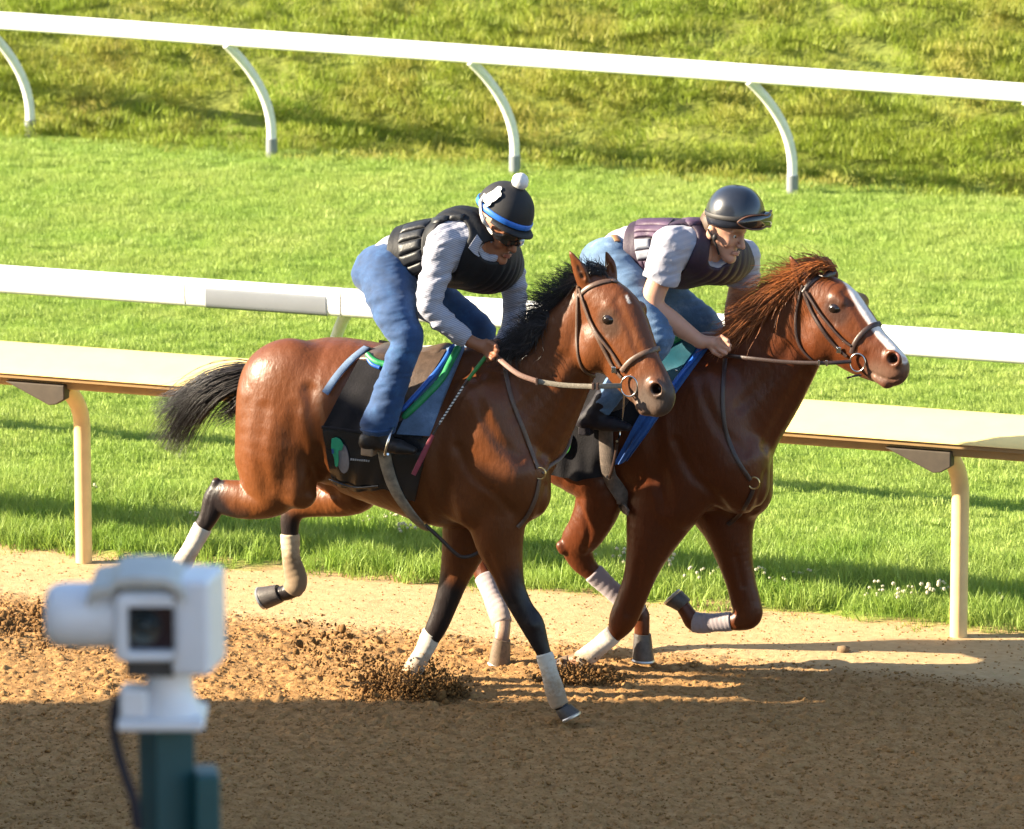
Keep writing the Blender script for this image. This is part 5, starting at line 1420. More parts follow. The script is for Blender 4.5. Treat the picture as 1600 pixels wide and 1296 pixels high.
def rider1():
    Y0 = YN
    root = empty('person', (U(640, 560, Y0)[0], Y0, 1.5), 'rider in blue jeans, striped shirt and black vest, pompom on black helmet', 'person', 'riders')
    yaw = math.radians(12)
    torso = [(603, 420, 0, 42, .165), (640, 398, 0, 40, .15), (682, 392, 0, 44, .16), (714, 397, 0, 46, .165), (738, 397, 0, 34, .135)]
    neck = [(752, 388, -.03, 20, .055), (768, 372, -.05, 18, .052), (778, 358, -.06, 18, .052)]
    sho = [(695, 378, -.20, 24, .07), (726, 386, -.10, 31, .07), (760, 400, .08, 29, .07), (786, 412, .18, 20, .06)]
    armN = [(692, 380, -.225, 26, .070), (684, 420, -.25, 22.5, .060), (671, 474, -.28, 19, .052), (700, 508, -.25, 16.5, .045), (734, 534, -.20, 11.5, .032)]
    armF = [(794, 412, .20, 23, .068), (802, 448, .23, 18.5, .055), (804, 488, .25, 17, .05), (800, 510, .20, 14, .042), (784, 535, .12, 11, .032)]
    legN = [(606, 428, -.10, 42, .125), (613, 470, -.22, 34, .105), (622, 500, -.29, 28, .085), (633, 530, -.325, 24, .072), (625, 560, -.345, 20.5, .065), (604, 622, -.36, 17, .055), (594, 672, -.36, 13, .042)]
    legF = [(634, 440, .10, 40, .12), (690, 478, .22, 30, .09), (750, 522, .31, 22, .07), (735, 570, .34, 18, .06), (705, 660, .36, 13, .042)]
    c = U(779, 354, Y0 - .07); k = 1.2; f, l, u = frame(47, 16, 12)
    lo = U(540, 720, Y0) - [.1, .55, 0]; hi = U(870, 290, Y0) + [.1, .5, .05]
    F = Field(lo, hi, .0052)
    F.add(limb(Y0, torso, yaw), .02, grow=-.022); F.add(limb(Y0, sho, yaw), .03, grow=-.022)
    F.add(limb(Y0, neck, yaw), .03)
    for a in (armN, armF, legN, legF): F.add(limb(Y0, a), .02, grow=-.010)
    head_shape(F, c, f, l, u, k)
    hand(F, Y0, (736, 534, -.20), (752, 541, -.185), [(766, 536), (768, 543), (767, 550), (763, 557)], [(775, 541), (777, 548), (775, 555), (769, 561)], [(768, 549), (769, 555), (767, 560), (762, 564)],
         [(748, 536, -.20), (760, 534, -.185), (771, 538, -.165)], (-.195, -.197, -.199, -.20))
    hand(F, Y0, (784, 535, .12), (774, 542, .09), [(766, 540), (766, 545), (767, 550), (768, 555)], [(758, 543), (758, 548), (759, 553), (761, 558)], [(760, 549), (760, 553), (762, 558), (764, 562)],
         [(778, 537, .10), (768, 535, .08), (760, 538, .07)], (.09, .09, .09, .09))
    body, V = skin_obj('body', F, M_SKIN, root)
    C = np.repeat(np.array([[.26, .105, .052]]), len(V), 0)
    w_ = smooth01(1.5 - seg_dist(V, [c + f * .10 * k - u * .076 * k - l * .014, c + f * .10 * k - u * .076 * k + l * .014]) / .012)
    C = C * (1 - w_[:, None] * .7) + np.array([.22, .06, .045]) * w_[:, None] * .7
    tone(body.data, 'coat', C, True)
    # hair at the nape
    K = Field(c - .2, c + .2, .006); K.add(el(c + u * .0 * k, f, .012 * k, .088 * k, .077 * k, l), .02)
    K.cut(lambda X, Y, Z: (X - c[0]) * u[0] + (Y - c[1]) * u[1] + (Z - c[2]) * u[2] - .03 * k)
    K.cut(lambda X, Y, Z: (X - c[0]) * f[0] + (Y - c[1]) * f[1] + (Z - c[2]) * f[2] + .016 * k)
    K.cut(lambda X, Y, Z: -((X - c[0]) * u[0] + (Y - c[1]) * u[1] + (Z - c[2]) * u[2]) - .05 * k)
    skin_obj('hair', K, M_HAIRP, root)
    # shirt
    K = Field(lo, hi, .006)
    K.add(limb(Y0, torso, yaw), .02, grow=.004); K.add(limb(Y0, sho, yaw), .03, grow=.002)
    K.add(limb(Y0, armN), .02, grow=.006); K.add(limb(Y0, armF), .02, grow=.006)
    wc = U(603, 400, Y0); ax = U(752, 388, Y0) - wc; ax /= np.linalg.norm(ax)
    a0 = U(602, 400, Y0)
    K.cut(lambda X, Y, Z: -((X - a0[0]) * ax[0] + (Y - a0[1]) * ax[1] + (Z - a0[2]) * ax[2]))
    wN = U(728, 530, Y0 - .205); dN = U(740, 538, Y0 - .195) - U(700, 508, Y0 - .25); dN /= np.linalg.norm(dN)
    def cutw(X, Y, Z):
        near = ((X - wN[0]) ** 2 + (Y - wN[1]) ** 2 + (Z - wN[2]) ** 2) < .12 ** 2
        return np.where(near, (X - wN[0]) * dN[0] + (Y - wN[1]) * dN[1] + (Z - wN[2]) * dN[2] - .006, -1)
    K.cut(cutw)
    K.add(limb(Y0, [(766, 370, -.08, 15, .07), (769, 386, -.13, 15, .07), (781, 398, -.16, 10, .06)], yaw), .012, 's')
    folds(K, .014, (10, 6), (30, 14), 5)
    shirt, _ = skin_obj('shirt', K, M_SHIRT1, root, 1)
    P = [U(q[0], q[1], Y0 + q[2]) for q in ((722, 527, -.20), (737, 536, -.19))]
    # collar
    COLL = [(745, 367), (750, 374), (756, 385)], [(732, 387), (740, 396), (748, 401)]
    # vest
    VF = Field(lo, hi, .006)
    VF.add(limb(Y0, torso, yaw), .02, grow=.024); VF.add(limb(Y0, sho, yaw), .03, grow=.016)
    v0 = U(625, 396, Y0)
    VF.cut(lambda X, Y, Z: -((X - v0[0]) * ax[0] + (Y - v0[1]) * ax[1] + (Z - v0[2]) * ax[2]))
    VF.add(limb(Y0, [(700, 368, -.30, 31, .15), (690, 400, -.30, 29, .14), (682, 440, -.30, 27, .14)]), .012, 's', grow=.0)
    VF.add(limb(Y0, [(800, 402, .22, 20, .10), (808, 440, .24, 20, .10)]), .012, 's', grow=.0)
    VF.add(limb(Y0, [(764, 370, -.08, 20, .08), (766, 388, -.13, 20, .08), (780, 402, -.16, 15, .07)], yaw), .012, 's')
    vest, _ = skin_obj('vest', VF, M_VEST1, root, 5)
    cloth_on('collar', VF, *COLL, .005, M_SHIRT1, shirt, 10, 6, .006)
    def zt(pts): return [(500 + x / 3.24, 250 + y / 3.24) for x, y in pts]
    Lc = np.array(zt([(425, 335), (405, 375), (396, 425), (400, 490), (425, 545), (470, 592)])); Rc = np.array(zt([(560, 308), (530, 345), (512, 395), (508, 450), (516, 510), (530, 560)]))
    for i in range(5):
        A = Lc[i] * .94 + Lc[i + 1] * .06; B = Lc[i] * .06 + Lc[i + 1] * .94; A2 = Rc[i] * .94 + Rc[i + 1] * .06; B2_ = Rc[i] * .06 + Rc[i + 1] * .94
        cloth_on('vest_panel', VF, [A, A2], [B, B2_], .002, M_VEST1P, vest, 10, 7, .002, None, puff=.009)
    for q in ([(565, 300), (650, 284), (570, 326), (640, 306)], [(660, 283), (735, 276), (650, 305), (722, 302)]):
        z_ = zt(q); cloth_on('vest_panel', VF, z_[:2], z_[2:], .002, M_VEST1P, vest, 10, 7, .002, None, puff=.008)
    # jeans
    J = Field(lo - [0, 0, .02], U(760, 370, Y0) + [.1, .5, .05], .006)
    J.add(limb(Y0, [(598, 424, 0, 40, .17), (620, 412, 0, 40, .162)], yaw), .02, grow=.008)
    legJ = [(606, 428, -.10, 42, .125), (613, 470, -.22, 35, .105), (622, 500, -.29, 30, .088), (635, 530, -.325, 25.5, .075), (627, 560, -.345, 23, .07), (606, 622, -.36, 24, .068), (591, 664, -.36, 26, .072)]
    a1 = U(616, 396, Y0)
    J.cut(lambda X, Y, Z: (X - a1[0]) * ax[0] + (Y - a1[1]) * ax[1] + (Z - a1[2]) * ax[2])
    J.add(limb(Y0, legJ), .025, grow=.004); J.add(limb(Y0, legF), .025, grow=.010)
    h0 = U(590, 677, Y0 - .36); hd = np.array([0, 0, -1.0]) + R3 * .05
    J.cut(lambda X, Y, Z: np.where(Y < Y0, (X - h0[0]) * hd[0] + (Y - h0[1]) * hd[1] + (Z - h0[2]) * hd[2], -1))
    folds(J, .009, (8, 10), (24, 8), 8)
    jeans, _ = skin_obj('jeans', J, M_JEAN, root, 1)
    M_ST = mat('jean seam', (.035, .08, .17), .8, .1, 60)
    strap_on('hem', J, [(562, 672), (588, 676), (614, 671)], .014, .004, M_JEAN, jeans, .003)
    boot(Y0, (594, 678), (566, 697), (645, 709), -.37, M_BOOT, root, M_HEEL, (592, 655))
    boot(Y0, (705, 672), (685, 690), (755, 704), .37, M_BOOT, root, M_HEEL, (706, 655))
    # helmet
    hc = U(788, 332, Y0 - .07); hf, hl, hu = frame(47, 14, 17)
    dim = (.146, .130, .142)
    hm = helmet(hc, hf, hl, hu, *dim, .12, M_CAP, root, lobes=1)
    belt_round(hc, hf, hl, hu, *dim, 0, 2 * PI, .02, .026, .005, M_BAND, 'helmet_band', hm)
    V_ = []; Fc = []; n = 22
    for i, az in enumerate(np.linspace(-1.25, 1.25, n)):
        d_ = hf * dim[0] * math.cos(az) + hl * dim[1] * math.sin(az); ext = 1 + .26 * max(0, math.cos(az * 1.22)) ** .8
        for q, dz in ((.97, -.012), (ext, -.030), (ext, -.036), (.97, -.022)): V_.append(hc + d_ * q + hu * dz)
    for i in range(n - 1):
        for j in range(4): Fc.append((i * 4 + j, i * 4 + (j + 1) % 4, (i + 1) * 4 + (j + 1) % 4, (i + 1) * 4 + j))
    mesh('helmet_peak', V_, Fc, M_CAP, hm, True)
    g = np.random.default_rng(2)
    pc = hc + hu * (dim[2] + .026); mb = MB()
    V_ = []; 
    for i in range(14):
        for kk in range(20):
            a = PI * (i + .5) / 14; b_ = 2 * PI * kk / 20; rr = .040 * g.uniform(.93, 1.06)
            V_.append(pc + rr * np.array([math.sin(a) * math.cos(b_), math.sin(a) * math.sin(b_), math.cos(a)]))
    Fc = [(i * 20 + kk, (i + 1) * 20 + kk, (i + 1) * 20 + (kk + 1) % 20, i * 20 + (kk + 1) % 20) for i in range(13) for kk in range(20)]
    Fc += [tuple(range(20)), tuple(13 * 20 + kk for kk in range(20))[::-1]]
    mesh('pompom', V_, Fc, M_WHT, hm, True)
    # white crest on the cover
    HF = Field(hc - .26, hc + .26, .007)
    HF.add([(hc, hc + hu * .03, .145, .145, .132, .132, hl)], .02)
    logo = np.array([(838, 200), (850, 182), (866, 172), (880, 165), (893, 152), (905, 143), (920, 146), (922, 158), (912, 166), (920, 176), (918, 190), (906, 196), (898, 206), (886, 214), (872, 220), (868, 232), (852, 240), (838, 236), (846, 222), (834, 214)], float)
    def hel_pt(q):
        d = rays(q); out = []
        for dd in d:
            M_ = np.array([hf / dim[0], hl / dim[1], hu / dim[2]]); o_ = M_ @ (CAM - hc); v_ = M_ @ dd
            A_, B_, C_ = v_ @ v_, 2 * o_ @ v_, o_ @ o_ - 1; D_ = max(B_ * B_ - 4 * A_ * C_, 0)
            out.append(CAM + dd * (-B_ - math.sqrt(D_)) / (2 * A_))
        return np.array(out)
    q = np.array(zt(logo)); cc = q.mean(0); ring = resample(np.vstack([q, q[:1]]), 41)[:-1]
    P = hel_pt(np.vstack([[cc], cc + (ring - cc) * .5, ring])); N = (P - hc); N /= np.linalg.norm(N, axis=1, keepdims=True); A = P + N * .010; n = 40
    Fc = [(0, 1 + (kk + 1) % n, 1 + kk) for kk in range(n)] + [(1 + kk, 1 + (kk + 1) % n, 1 + n + (kk + 1) % n, 1 + n + kk) for kk in range(n)]
    o = mesh('white_crest', A, Fc, M_WHT, hm, False); sm = o.modifiers.new('s', 'SOLIDIFY'); sm.thickness = .004; sm.offset = 0
    # chin strap, sunglasses
    S1 = hel_pt(np.array(zt([(845, 180), (822, 215), (825, 270), (838, 312)]))); N = S1 - hc; N /= np.linalg.norm(N, axis=1, keepdims=True)
    S2, N2 = lay(F, zt([(848, 335), (862, 352), (880, 372)]), .010, 6)
    P = np.vstack([S1 + N * .012, S2]); NN = np.vstack([N, N2]); P2 = resample(P, 18); NN = resample(NN, 18)
    mb = MB(); strap_mesh(mb, P2, NN, .015, .004); mb.build('goggle_strap', M_WHT, hm, smooth=True)
    cloth_on('sunglasses', F, zt([(880, 362), (930, 372), (985, 380), (1036, 384)]), zt([(892, 392), (936, 432), (985, 438), (1030, 420)]), .008, M_GLASS, root, 22, 10, .012, None, puff=.006)
    strap_on('chin_strap', F, zt([(806, 345), (806, 380), (815, 410)]), .012, .004, M_STRAP, hm, .006)
    return root
R1 = rider1()

def rider2():
    Y0 = YF
    root = empty('person', (U(990, 560, Y0)[0], Y0, 1.5), 'rider in light jeans and purple vest, dark helmet with goggles pushed up', 'person', 'riders')
    yaw = math.radians(12)
    torso = [(957, 406, 0, 42, .165), (994, 394, 0, 40, .15), (1036, 392, 0, 44, .16), (1068, 398, 0, 47, .165), (1092, 397, 0, 34, .135)]
    neck = [(1106, 392, -.04, 21, .056), (1118, 376, -.06, 19, .054), (1128, 362, -.07, 18, .052)]
    sho = [(1050, 384, -.20, 24, .07), (1082, 390, -.10, 31, .07), (1124, 400, .08, 29, .07), (1154, 406, .18, 20, .06)]
    armN = [(1047, 386, -.225, 27, .072), (1036, 424, -.25, 19.5, .054), (1020, 474, -.28, 17.5, .048), (1052, 504, -.25, 16, .043), (1094, 534, -.20, 10.5, .031)]
    armF = [(1162, 402, .20, 23, .068), (1158, 440, .23, 18, .05), (1148, 486, .25, 16, .045), (1146, 515, .20, 13, .04), (1136, 535, .12, 10.5, .031)]
    legN = [(958, 414, -.10, 40, .125), (985, 462, -.22, 33, .105), (1010, 500, -.30, 27, .085), (1026, 528, -.33, 24, .072), (1010, 556, -.345, 20.5, .065), (962, 606, -.36, 17.5, .055), (938, 640, -.36, 14, .042)]
    legF = [(985, 430, .10, 40, .12), (1048, 474, .22, 31, .09), (1104, 514, .31, 23, .07), (1090, 560, .34, 18, .06), (1050, 640, .36, 13, .042)]
    c = U(1129, 354, Y0 - .08); k = 1.2; f, l, u = frame(56, 13, 6)
    lo = U(890, 700, Y0) - [.1, .6, 0]; hi = U(1215, 280, Y0) + [.1, .5, .05]
    F = Field(lo, hi, .0052)
    F.add(limb(Y0, torso, yaw), .02, grow=-.022); F.add(limb(Y0, sho, yaw), .03, grow=-.022)
    F.add(limb(Y0, neck, yaw), .03)
    for a in (armN, armF): F.add(limb(Y0, a), .02)
    for a in (legN, legF): F.add(limb(Y0, a), .02, grow=-.010)
    head_shape(F, c, f, l, u, k)
    hand(F, Y0, (1094, 534, -.20), (1112, 535, -.19), [(1127, 527), (1131, 534), (1131, 541), (1127, 548)], [(1137, 533), (1140, 540), (1139, 546), (1134, 552)], [(1130, 541), (1132, 546), (1131, 551), (1126, 556)],
         [(1108, 540, -.205), (1116, 550, -.20), (1126, 556, -.185)], (-.198, -.20, -.202, -.204))
    hand(F, Y0, (1136, 535, .12), (1126, 540, .09), [(1118, 538), (1118, 543), (1119, 548), (1120, 553)], [(1110, 541), (1110, 546), (1111, 551), (1113, 556)], [(1112, 547), (1112, 551), (1114, 556), (1116, 560)],
         [(1130, 535, .10), (1120, 533, .08), (1112, 536, .07)], (.09, .09, .09, .09))
    body, V = skin_obj('body', F, M_SKIN, root)
    C = np.repeat(np.array([[.50, .27, .185]]), len(V), 0)
    def paint(col, w_):
        nonlocal C; C = C * (1 - w_[:, None]) + np.array(col) * w_[:, None]
    paint([.42, .19, .14], smooth01(1.5 - seg_dist(V, [c + f * .10 * k - u * .076 * k - l * .014, c + f * .10 * k - u * .076 * k + l * .014]) / .011) * .7)
    for s_ in (-1, 1):
        e = c + f * .085 * k - u * .007 * k + l * s_ * .030 * k
        paint([.25, .12, .085], smooth01(1.4 - seg_dist(V, [e - l * .016, e + l * .016]) / .014) * .6)
        b_ = c + f * .092 * k + u * .013 * k + l * s_ * .028 * k
        paint([.13, .07, .045], smooth01(1.4 - seg_dist(V, [b_ - l * .02, b_ + l * .02]) / .012) * .7)
    paint([.36, .19, .13], smooth01(1.3 - seg_dist(V, [c + f * .07 * k - u * .11 * k, c + f * .03 * k - u * .07 * k - l * .06]) / .05) * .25)
    tone(body.data, 'coat', C, True)
    for s_ in (-1, 1):
        e = c + f * .0765 * k - u * .006 * k + l * s_ * .031 * k
        mb = MB(); mb.ball(e, .0135, 12, 8); ey = mb.build('eye', mat('eye white', (.55, .5, .46), .2), root, smooth=True)
        mb = MB(); mb.ball(e + f * .0085, .0075, 10, 6); mb.build('iris', M_EYE, ey, smooth=True)
    K = Field(lo, hi, .006)
    K.add(limb(Y0, torso, yaw), .02, grow=.004); K.add(limb(Y0, sho, yaw), .03, grow=.002)
    K.add(limb(Y0, [armN[0], (1040, 410, -.24, 26, .07), (1033, 432, -.255, 25, .068)]), .02, grow=.013)
    K.add(limb(Y0, [armF[0], (1160, 425, .22, 23, .066), (1156, 446, .235, 22, .062)]), .02, grow=.013)
    wc = U(957, 398, Y0); ax = U(1106, 384, Y0) - wc; ax /= np.linalg.norm(ax)
    a0 = U(958, 390, Y0)
    K.cut(lambda X, Y, Z: -((X - a0[0]) * ax[0] + (Y - a0[1]) * ax[1] + (Z - a0[2]) * ax[2]))
    for (q0, q1, y_) in (((1047, 386), (1029, 436), -.25), ((1162, 402), (1155, 448), .23)):
        p1 = U(*q1, Y0 + y_); d = p1 - U(*q0, Y0 + y_); d /= np.linalg.norm(d)
        K.cut(lambda X, Y, Z, p1=p1, d=d: np.where(((X - p1[0]) ** 2 + (Y - p1[1]) ** 2 + (Z - p1[2]) ** 2) < .135 ** 2, (X - p1[0]) * d[0] + (Y - p1[1]) * d[1] + (Z - p1[2]) * d[2], -1))
    K.add(limb(Y0, [(1122, 372, -.06, 22, .07), (1126, 390, -.10, 22, .075), (1120, 408, -.14, 13, .055)], yaw), .012, 's')
    folds(K, .012, (10, 6), (22, 10), 15)
    shirt, _ = skin_obj('shirt', K, M_SHIRT2, root, 1)
    H_ = Field(c - .2, c + .2, .006); H_.add(el(c, f, .012 * k, .087 * k, .076 * k, l), .02)
    H_.cut(lambda X, Y, Z: (X - c[0]) * u[0] + (Y - c[1]) * u[1] + (Z - c[2]) * u[2] - .03 * k)
    H_.cut(lambda X, Y, Z: (X - c[0]) * f[0] + (Y - c[1]) * f[1] + (Z - c[2]) * f[2] + .016 * k)
    H_.cut(lambda X, Y, Z: -((X - c[0]) * u[0] + (Y - c[1]) * u[1] + (Z - c[2]) * u[2]) - .05 * k)
    skin_obj('hair', H_, mat('short brown hair', (.06, .03, .015), .6, .3, 120), root)
    VF = Field(lo, hi, .006)
    VF.add(limb(Y0, torso, yaw), .02, grow=.024); VF.add(limb(Y0, sho, yaw), .03, grow=.016)
    v0 = U(992, 388, Y0)
    VF.cut(lambda X, Y, Z: -((X - v0[0]) * ax[0] + (Y - v0[1]) * ax[1] + (Z - v0[2]) * ax[2]))
    VF.add(limb(Y0, [(1058, 374, -.30, 31, .15), (1046, 404, -.30, 30, .14), (1036, 446, -.30, 28, .14)]), .012, 's')
    VF.add(limb(Y0, [(1170, 396, .22, 20, .10), (1168, 436, .24, 20, .10)]), .012, 's')
    VF.add(limb(Y0, [(1122, 372, -.06, 24, .075), (1128, 392, -.10, 24, .08), (1122, 408, -.12, 14, .06)], yaw), .012, 's')
    vest, _ = skin_obj('vest', VF, M_VEST2, root, 5)
    def zt(pts): return [(880 + x / 3.24, 260 + y / 3.24) for x, y in pts]
    def panel(q, m, puff=.008):
        z_ = zt(q); cloth_on('vest_panel', VF, z_[:2], z_[2:], .002, m, vest, 10, 7, .002, None, puff=puff)
    panel([(372, 268), (560, 268), (366, 300), (530, 300)], M_VEST2P); panel([(364, 304), (520, 304), (360, 334), (490, 334)], M_VEST2P); panel([(360, 338), (480, 338), (360, 364), (462, 356)], M_VEST2P)
    panel([(362, 372), (440, 366), (364, 424), (442, 414)], M_VEST2G); panel([(366, 432), (444, 420), (376, 474), (450, 462)], M_VEST2G)
    panel([(380, 482), (400, 480), (414, 536), (428, 540)], M_VEST2P, .005); panel([(404, 480), (424, 478), (432, 540), (444, 536)], M_VEST2P, .005); panel([(428, 478), (446, 475), (446, 530), (454, 520)], M_VEST2P, .005)
    panel([(600, 266), (715, 262), (640, 300), (722, 292)], M_VEST2P)
    J = Field(lo - [0, 0, .02], U(1130, 360, Y0) + [.1, .5, .05], .006)
    J.add(limb(Y0, [(950, 410, 0, 38, .17), (968, 406, 0, 38, .162)], yaw), .02, grow=.006)
    a1 = U(970, 390, Y0)
    J.cut(lambda X, Y, Z: (X - a1[0]) * ax[0] + (Y - a1[1]) * ax[1] + (Z - a1[2]) * ax[2])
    J.add(limb(Y0, legN), .025, grow=.008); J.add(limb(Y0, legF), .025, grow=.010)
    h0 = U(935, 634, Y0 - .36); hd = U(938, 640, Y0 - .36) - U(985, 585, Y0 - .36); hd /= np.linalg.norm(hd)
    J.cut(lambda X, Y, Z: np.where(Y < Y0, (X - h0[0]) * hd[0] + (Y - h0[1]) * hd[1] + (Z - h0[2]) * hd[2], -1))
    folds(J, .009, (8, 10), (24, 8), 18)
    jeans, _ = skin_obj('jeans', J, M_JEANL, root, 1)
    strap_on('belt', J, zt([(245, 345), (262, 360), (275, 385)]), .030, .006, M_BELT, jeans, .004)
    boot(Y0, (930, 646), (905, 666), (980, 672), -.37, M_BOOT2, root, M_BOOT2, (945, 622))
    boot(Y0, (1050, 650), (1030, 668), (1098, 680), .37, M_BOOT2, root, M_BOOT2, (1054, 630))
    hc = U(1149, 339, Y0 - .08); hf, hl, hu = frame(56, 3, 0)
    dim = (.148, .134, .152)
    hm = helmet(hc, hf, hl, hu, *dim, .22, M_HELM, root)
    belt_round(hc, hf, hl, hu, *dim, .75, 2 * PI - .75, .10, .022, .005, M_STRAP, 'goggle_strap', hm, 48)
    # goggles pushed up on the brow of the helmet
    V_ = []; Fc = []; n = 26
    for i, az in enumerate(np.linspace(-1.0, 1.0, n)):
        x = az / 1.0; hgt = .034 * (1 - abs(x) ** 5) * (1 - .25 * max(0, 1 - abs(x) * 4))
        for j, (s_, o_) in enumerate(((-1, 1.01), (-1, 1.17), (-.6, 1.24), (.6, 1.24), (1, 1.17), (1, 1.01))):
            p = hpt(hc, hf, hl, hu, *dim, az, .03, o_); V_.append(p + hu * s_ * hgt + hu * .0)
    for i in range(n - 1):
        for j in range(5): Fc.append((i * 6 + j, i * 6 + j + 1, (i + 1) * 6 + j + 1, (i + 1) * 6 + j))
    gg = mesh('goggles', V_, Fc, M_GLASS, hm, True)
    for s_ in (-1, 1):
        P = [hpt(hc, hf, hl, hu, *dim, az, .03, 1.18) + hu * s_ * (.036 * (1 - abs(az) ** 5) * (1 - .25 * max(0, 1 - abs(az) * 4))) for az in np.linspace(-1.0, 1.0, 30)]
        mb = MB(); mb.tube(P, .0045, 6); mb.build('goggle_rim', M_BRN, gg, smooth=True)
    strap_on('chin_strap', F, zt([(738, 318), (750, 345), (768, 374), (784, 408), (794, 440)]), .010, .005, M_STRAP, hm, .008)
    k_ = F.see(zt([(774, 358)]))[0]; mb = MB(); mb.ball(k_ + F.grad(k_[None])[0] * .012, (.012, .012, .016), 10, 6); mb.build('strap_buckle', M_STRAP, hm, smooth=True)
    return root
R2 = rider2()
# ================================================================== loose clods, kicked up dirt, a stone
def lump(name, r, seed, m):
    g = np.random.default_rng(seed)
    ph = (1 + 5 ** .5) / 2
    V = np.array([(-1, ph, 0), (1, ph, 0), (-1, -ph, 0), (1, -ph, 0), (0, -1, ph), (0, 1, ph), (0, -1, -ph), (0, 1, -ph), (ph, 0, -1), (ph, 0, 1), (-ph, 0, -1), (-ph, 0, 1)]) / 1.9
    Fc = [(0, 11, 5), (0, 5, 1), (0, 1, 7), (0, 7, 10), (0, 10, 11), (1, 5, 9), (5, 11, 4), (11, 10, 2), (10, 7, 6), (7, 1, 8), (3, 9, 4), (3, 4, 2), (3, 2, 6), (3, 6, 8), (3, 8, 9), (4, 9, 5), (2, 4, 11), (6, 2, 10), (8, 6, 7), (9, 8, 1)]
    V = V * r * g.uniform(.6, 1.25, (12, 1)) * np.array([1.2, 1.0, .7])
    me = bpy.data.meshes.new(name); me.from_pydata([tuple(v) for v in V], [], Fc); me.materials.append(m)
    me.polygons.foreach_set('use_smooth', [True] * 20)
    return bpy.data.objects.new(name, me)
M_CLOD = mat('damp clod', (.25, .135, .05), .95, .35, 40, .4, 90, spec=.1)
V_, F_ = quad_strip(-3.7, 3.7, -3.0, 1.5, dirt_z, 160)
scatter('dirt_clods', V_, F_, [lump('clod', .011, s, M_CLOD) for s in (1, 2, 3, 4)], 190, .25, 1.35, 'loose clods on the harrowed dirt', 21, .6)
V_, F_ = quad_strip(-3.7, 3.7, -3.0, 1.5, dirt_z, 160)
scatter('dirt_crumbs', V_, F_, [lump('crumb', .0055, s, M_CLOD) for s in (5, 6)], 1100, .4, 1.3, 'fine crumbs of dirt on the racing surface', 23, .6)
V_, F_ = quad_strip(-3.7, 3.7, 1.3, EDGE + .1, dirt_z, 80)
scatter('dirt_crumbs', V_, F_, [lump('crumb', .005, s, M_DIRT) for s in (7, 8)], 260, .3, 1.6, 'sparse crumbs on the pale packed dirt', 24, .6)
M_DAMP = mat('dark damp clod', (.15, .080, .030), .95, .35, 40, .4, 90, spec=.1)
def spray(name, blobs, label, seed):
    """clods in the air or just landed: each blob is (px, py, dy, spread right, spread up, spread deep, how many, size)"""
    g = np.random.default_rng(seed); V = []; Fc = []
    base = [np.array([v.co[:] for v in lump('l', 1.0, s, M_CLOD).data.vertices]) for s in (31, 32, 33)]
    faces = [tuple(p.vertices) for p in lump('l', 1.0, 31, M_CLOD).data.polygons]
    for (px, py, Y, sr, su, sd, n, sz) in blobs:
        c = U(px, py, Y)
        for i in range(n):
            p = c + R3 * g.normal(0, sr) + np.array([0, 0, 1]) * g.normal(0, su) + np.array([0, 1.0, 0]) * g.normal(0, sd)
            zg = float(dirt_z(np.array(p[0]), np.array(p[1])))
            if p[2] < zg: p[2] = zg + abs(g.normal(0, .008))
            r = sz * math.exp(g.normal(0, .55)); a = g.random() * 6.28; R2_ = np.array([[math.cos(a), 0, math.sin(a)], [0, 1, 0], [-math.sin(a), 0, math.cos(a)]])
            b = len(V); V += list(base[i % 3] @ R2_.T * r + p); Fc += [tuple(k + b for k in f) for f in faces]
    return tag(mesh(name, V, Fc, M_DAMP, None, True), label, kind='stuff')
spray('kicked_dirt', [(648, 1074, YN + .12, .075, .052, .07, 2800, .0038), (690, 1080, YN + .10, .05, .036, .05, 1700, .0042), (625, 1090, YN + .10, .10, .016, .08, 900, .0052), (660, 1052, YN + .12, .08, .05, .06, 420, .0038)], 'burst of dark dirt thrown up round the bay off fore foot', 41)
spray('kicked_dirt', [(905, 1062, YF - .36, .07, .032, .05, 2400, .0042), (938, 1070, YF - .36, .055, .026, .05, 1400, .0042), (868, 1072, YF - .34, .04, .02, .05, 400, .005), (880, 1044, YF - .2, .05, .03, .05, 160, .0045)], 'dirt bursting from under the chestnut near fore foot', 42)
spray('kicked_dirt', [(520, 1010, YN + .2, .09, .045, .12, 230, .0055), (560, 1040, YN + .2, .09, .03, .12, 220, .0055), (600, 1062, YN + .15, .06, .03, .10, 240, .006), (480, 985, YN + .2, .05, .04, .1, 60, .005), (30, 985, 1.0, .16, .05, .18, 520, .007), (10, 1020, .8, .18, .04, .18, 420, .007), (130, 1030, .7, .16, .03, .15, 260, .006)], 'clods flying low behind the horses', 43)
st_ = lump('stone', .030, 77, mat('brown stone', (.16, .10, .05), .9, .3, 60, .3, 90)); COL.objects.link(st_); st_.location = G(1318, 1015, .012); st_.scale = (1, 1, 1.2)
tag(st_, 'small brown stone lying alone on the pale packed dirt', 'stone')

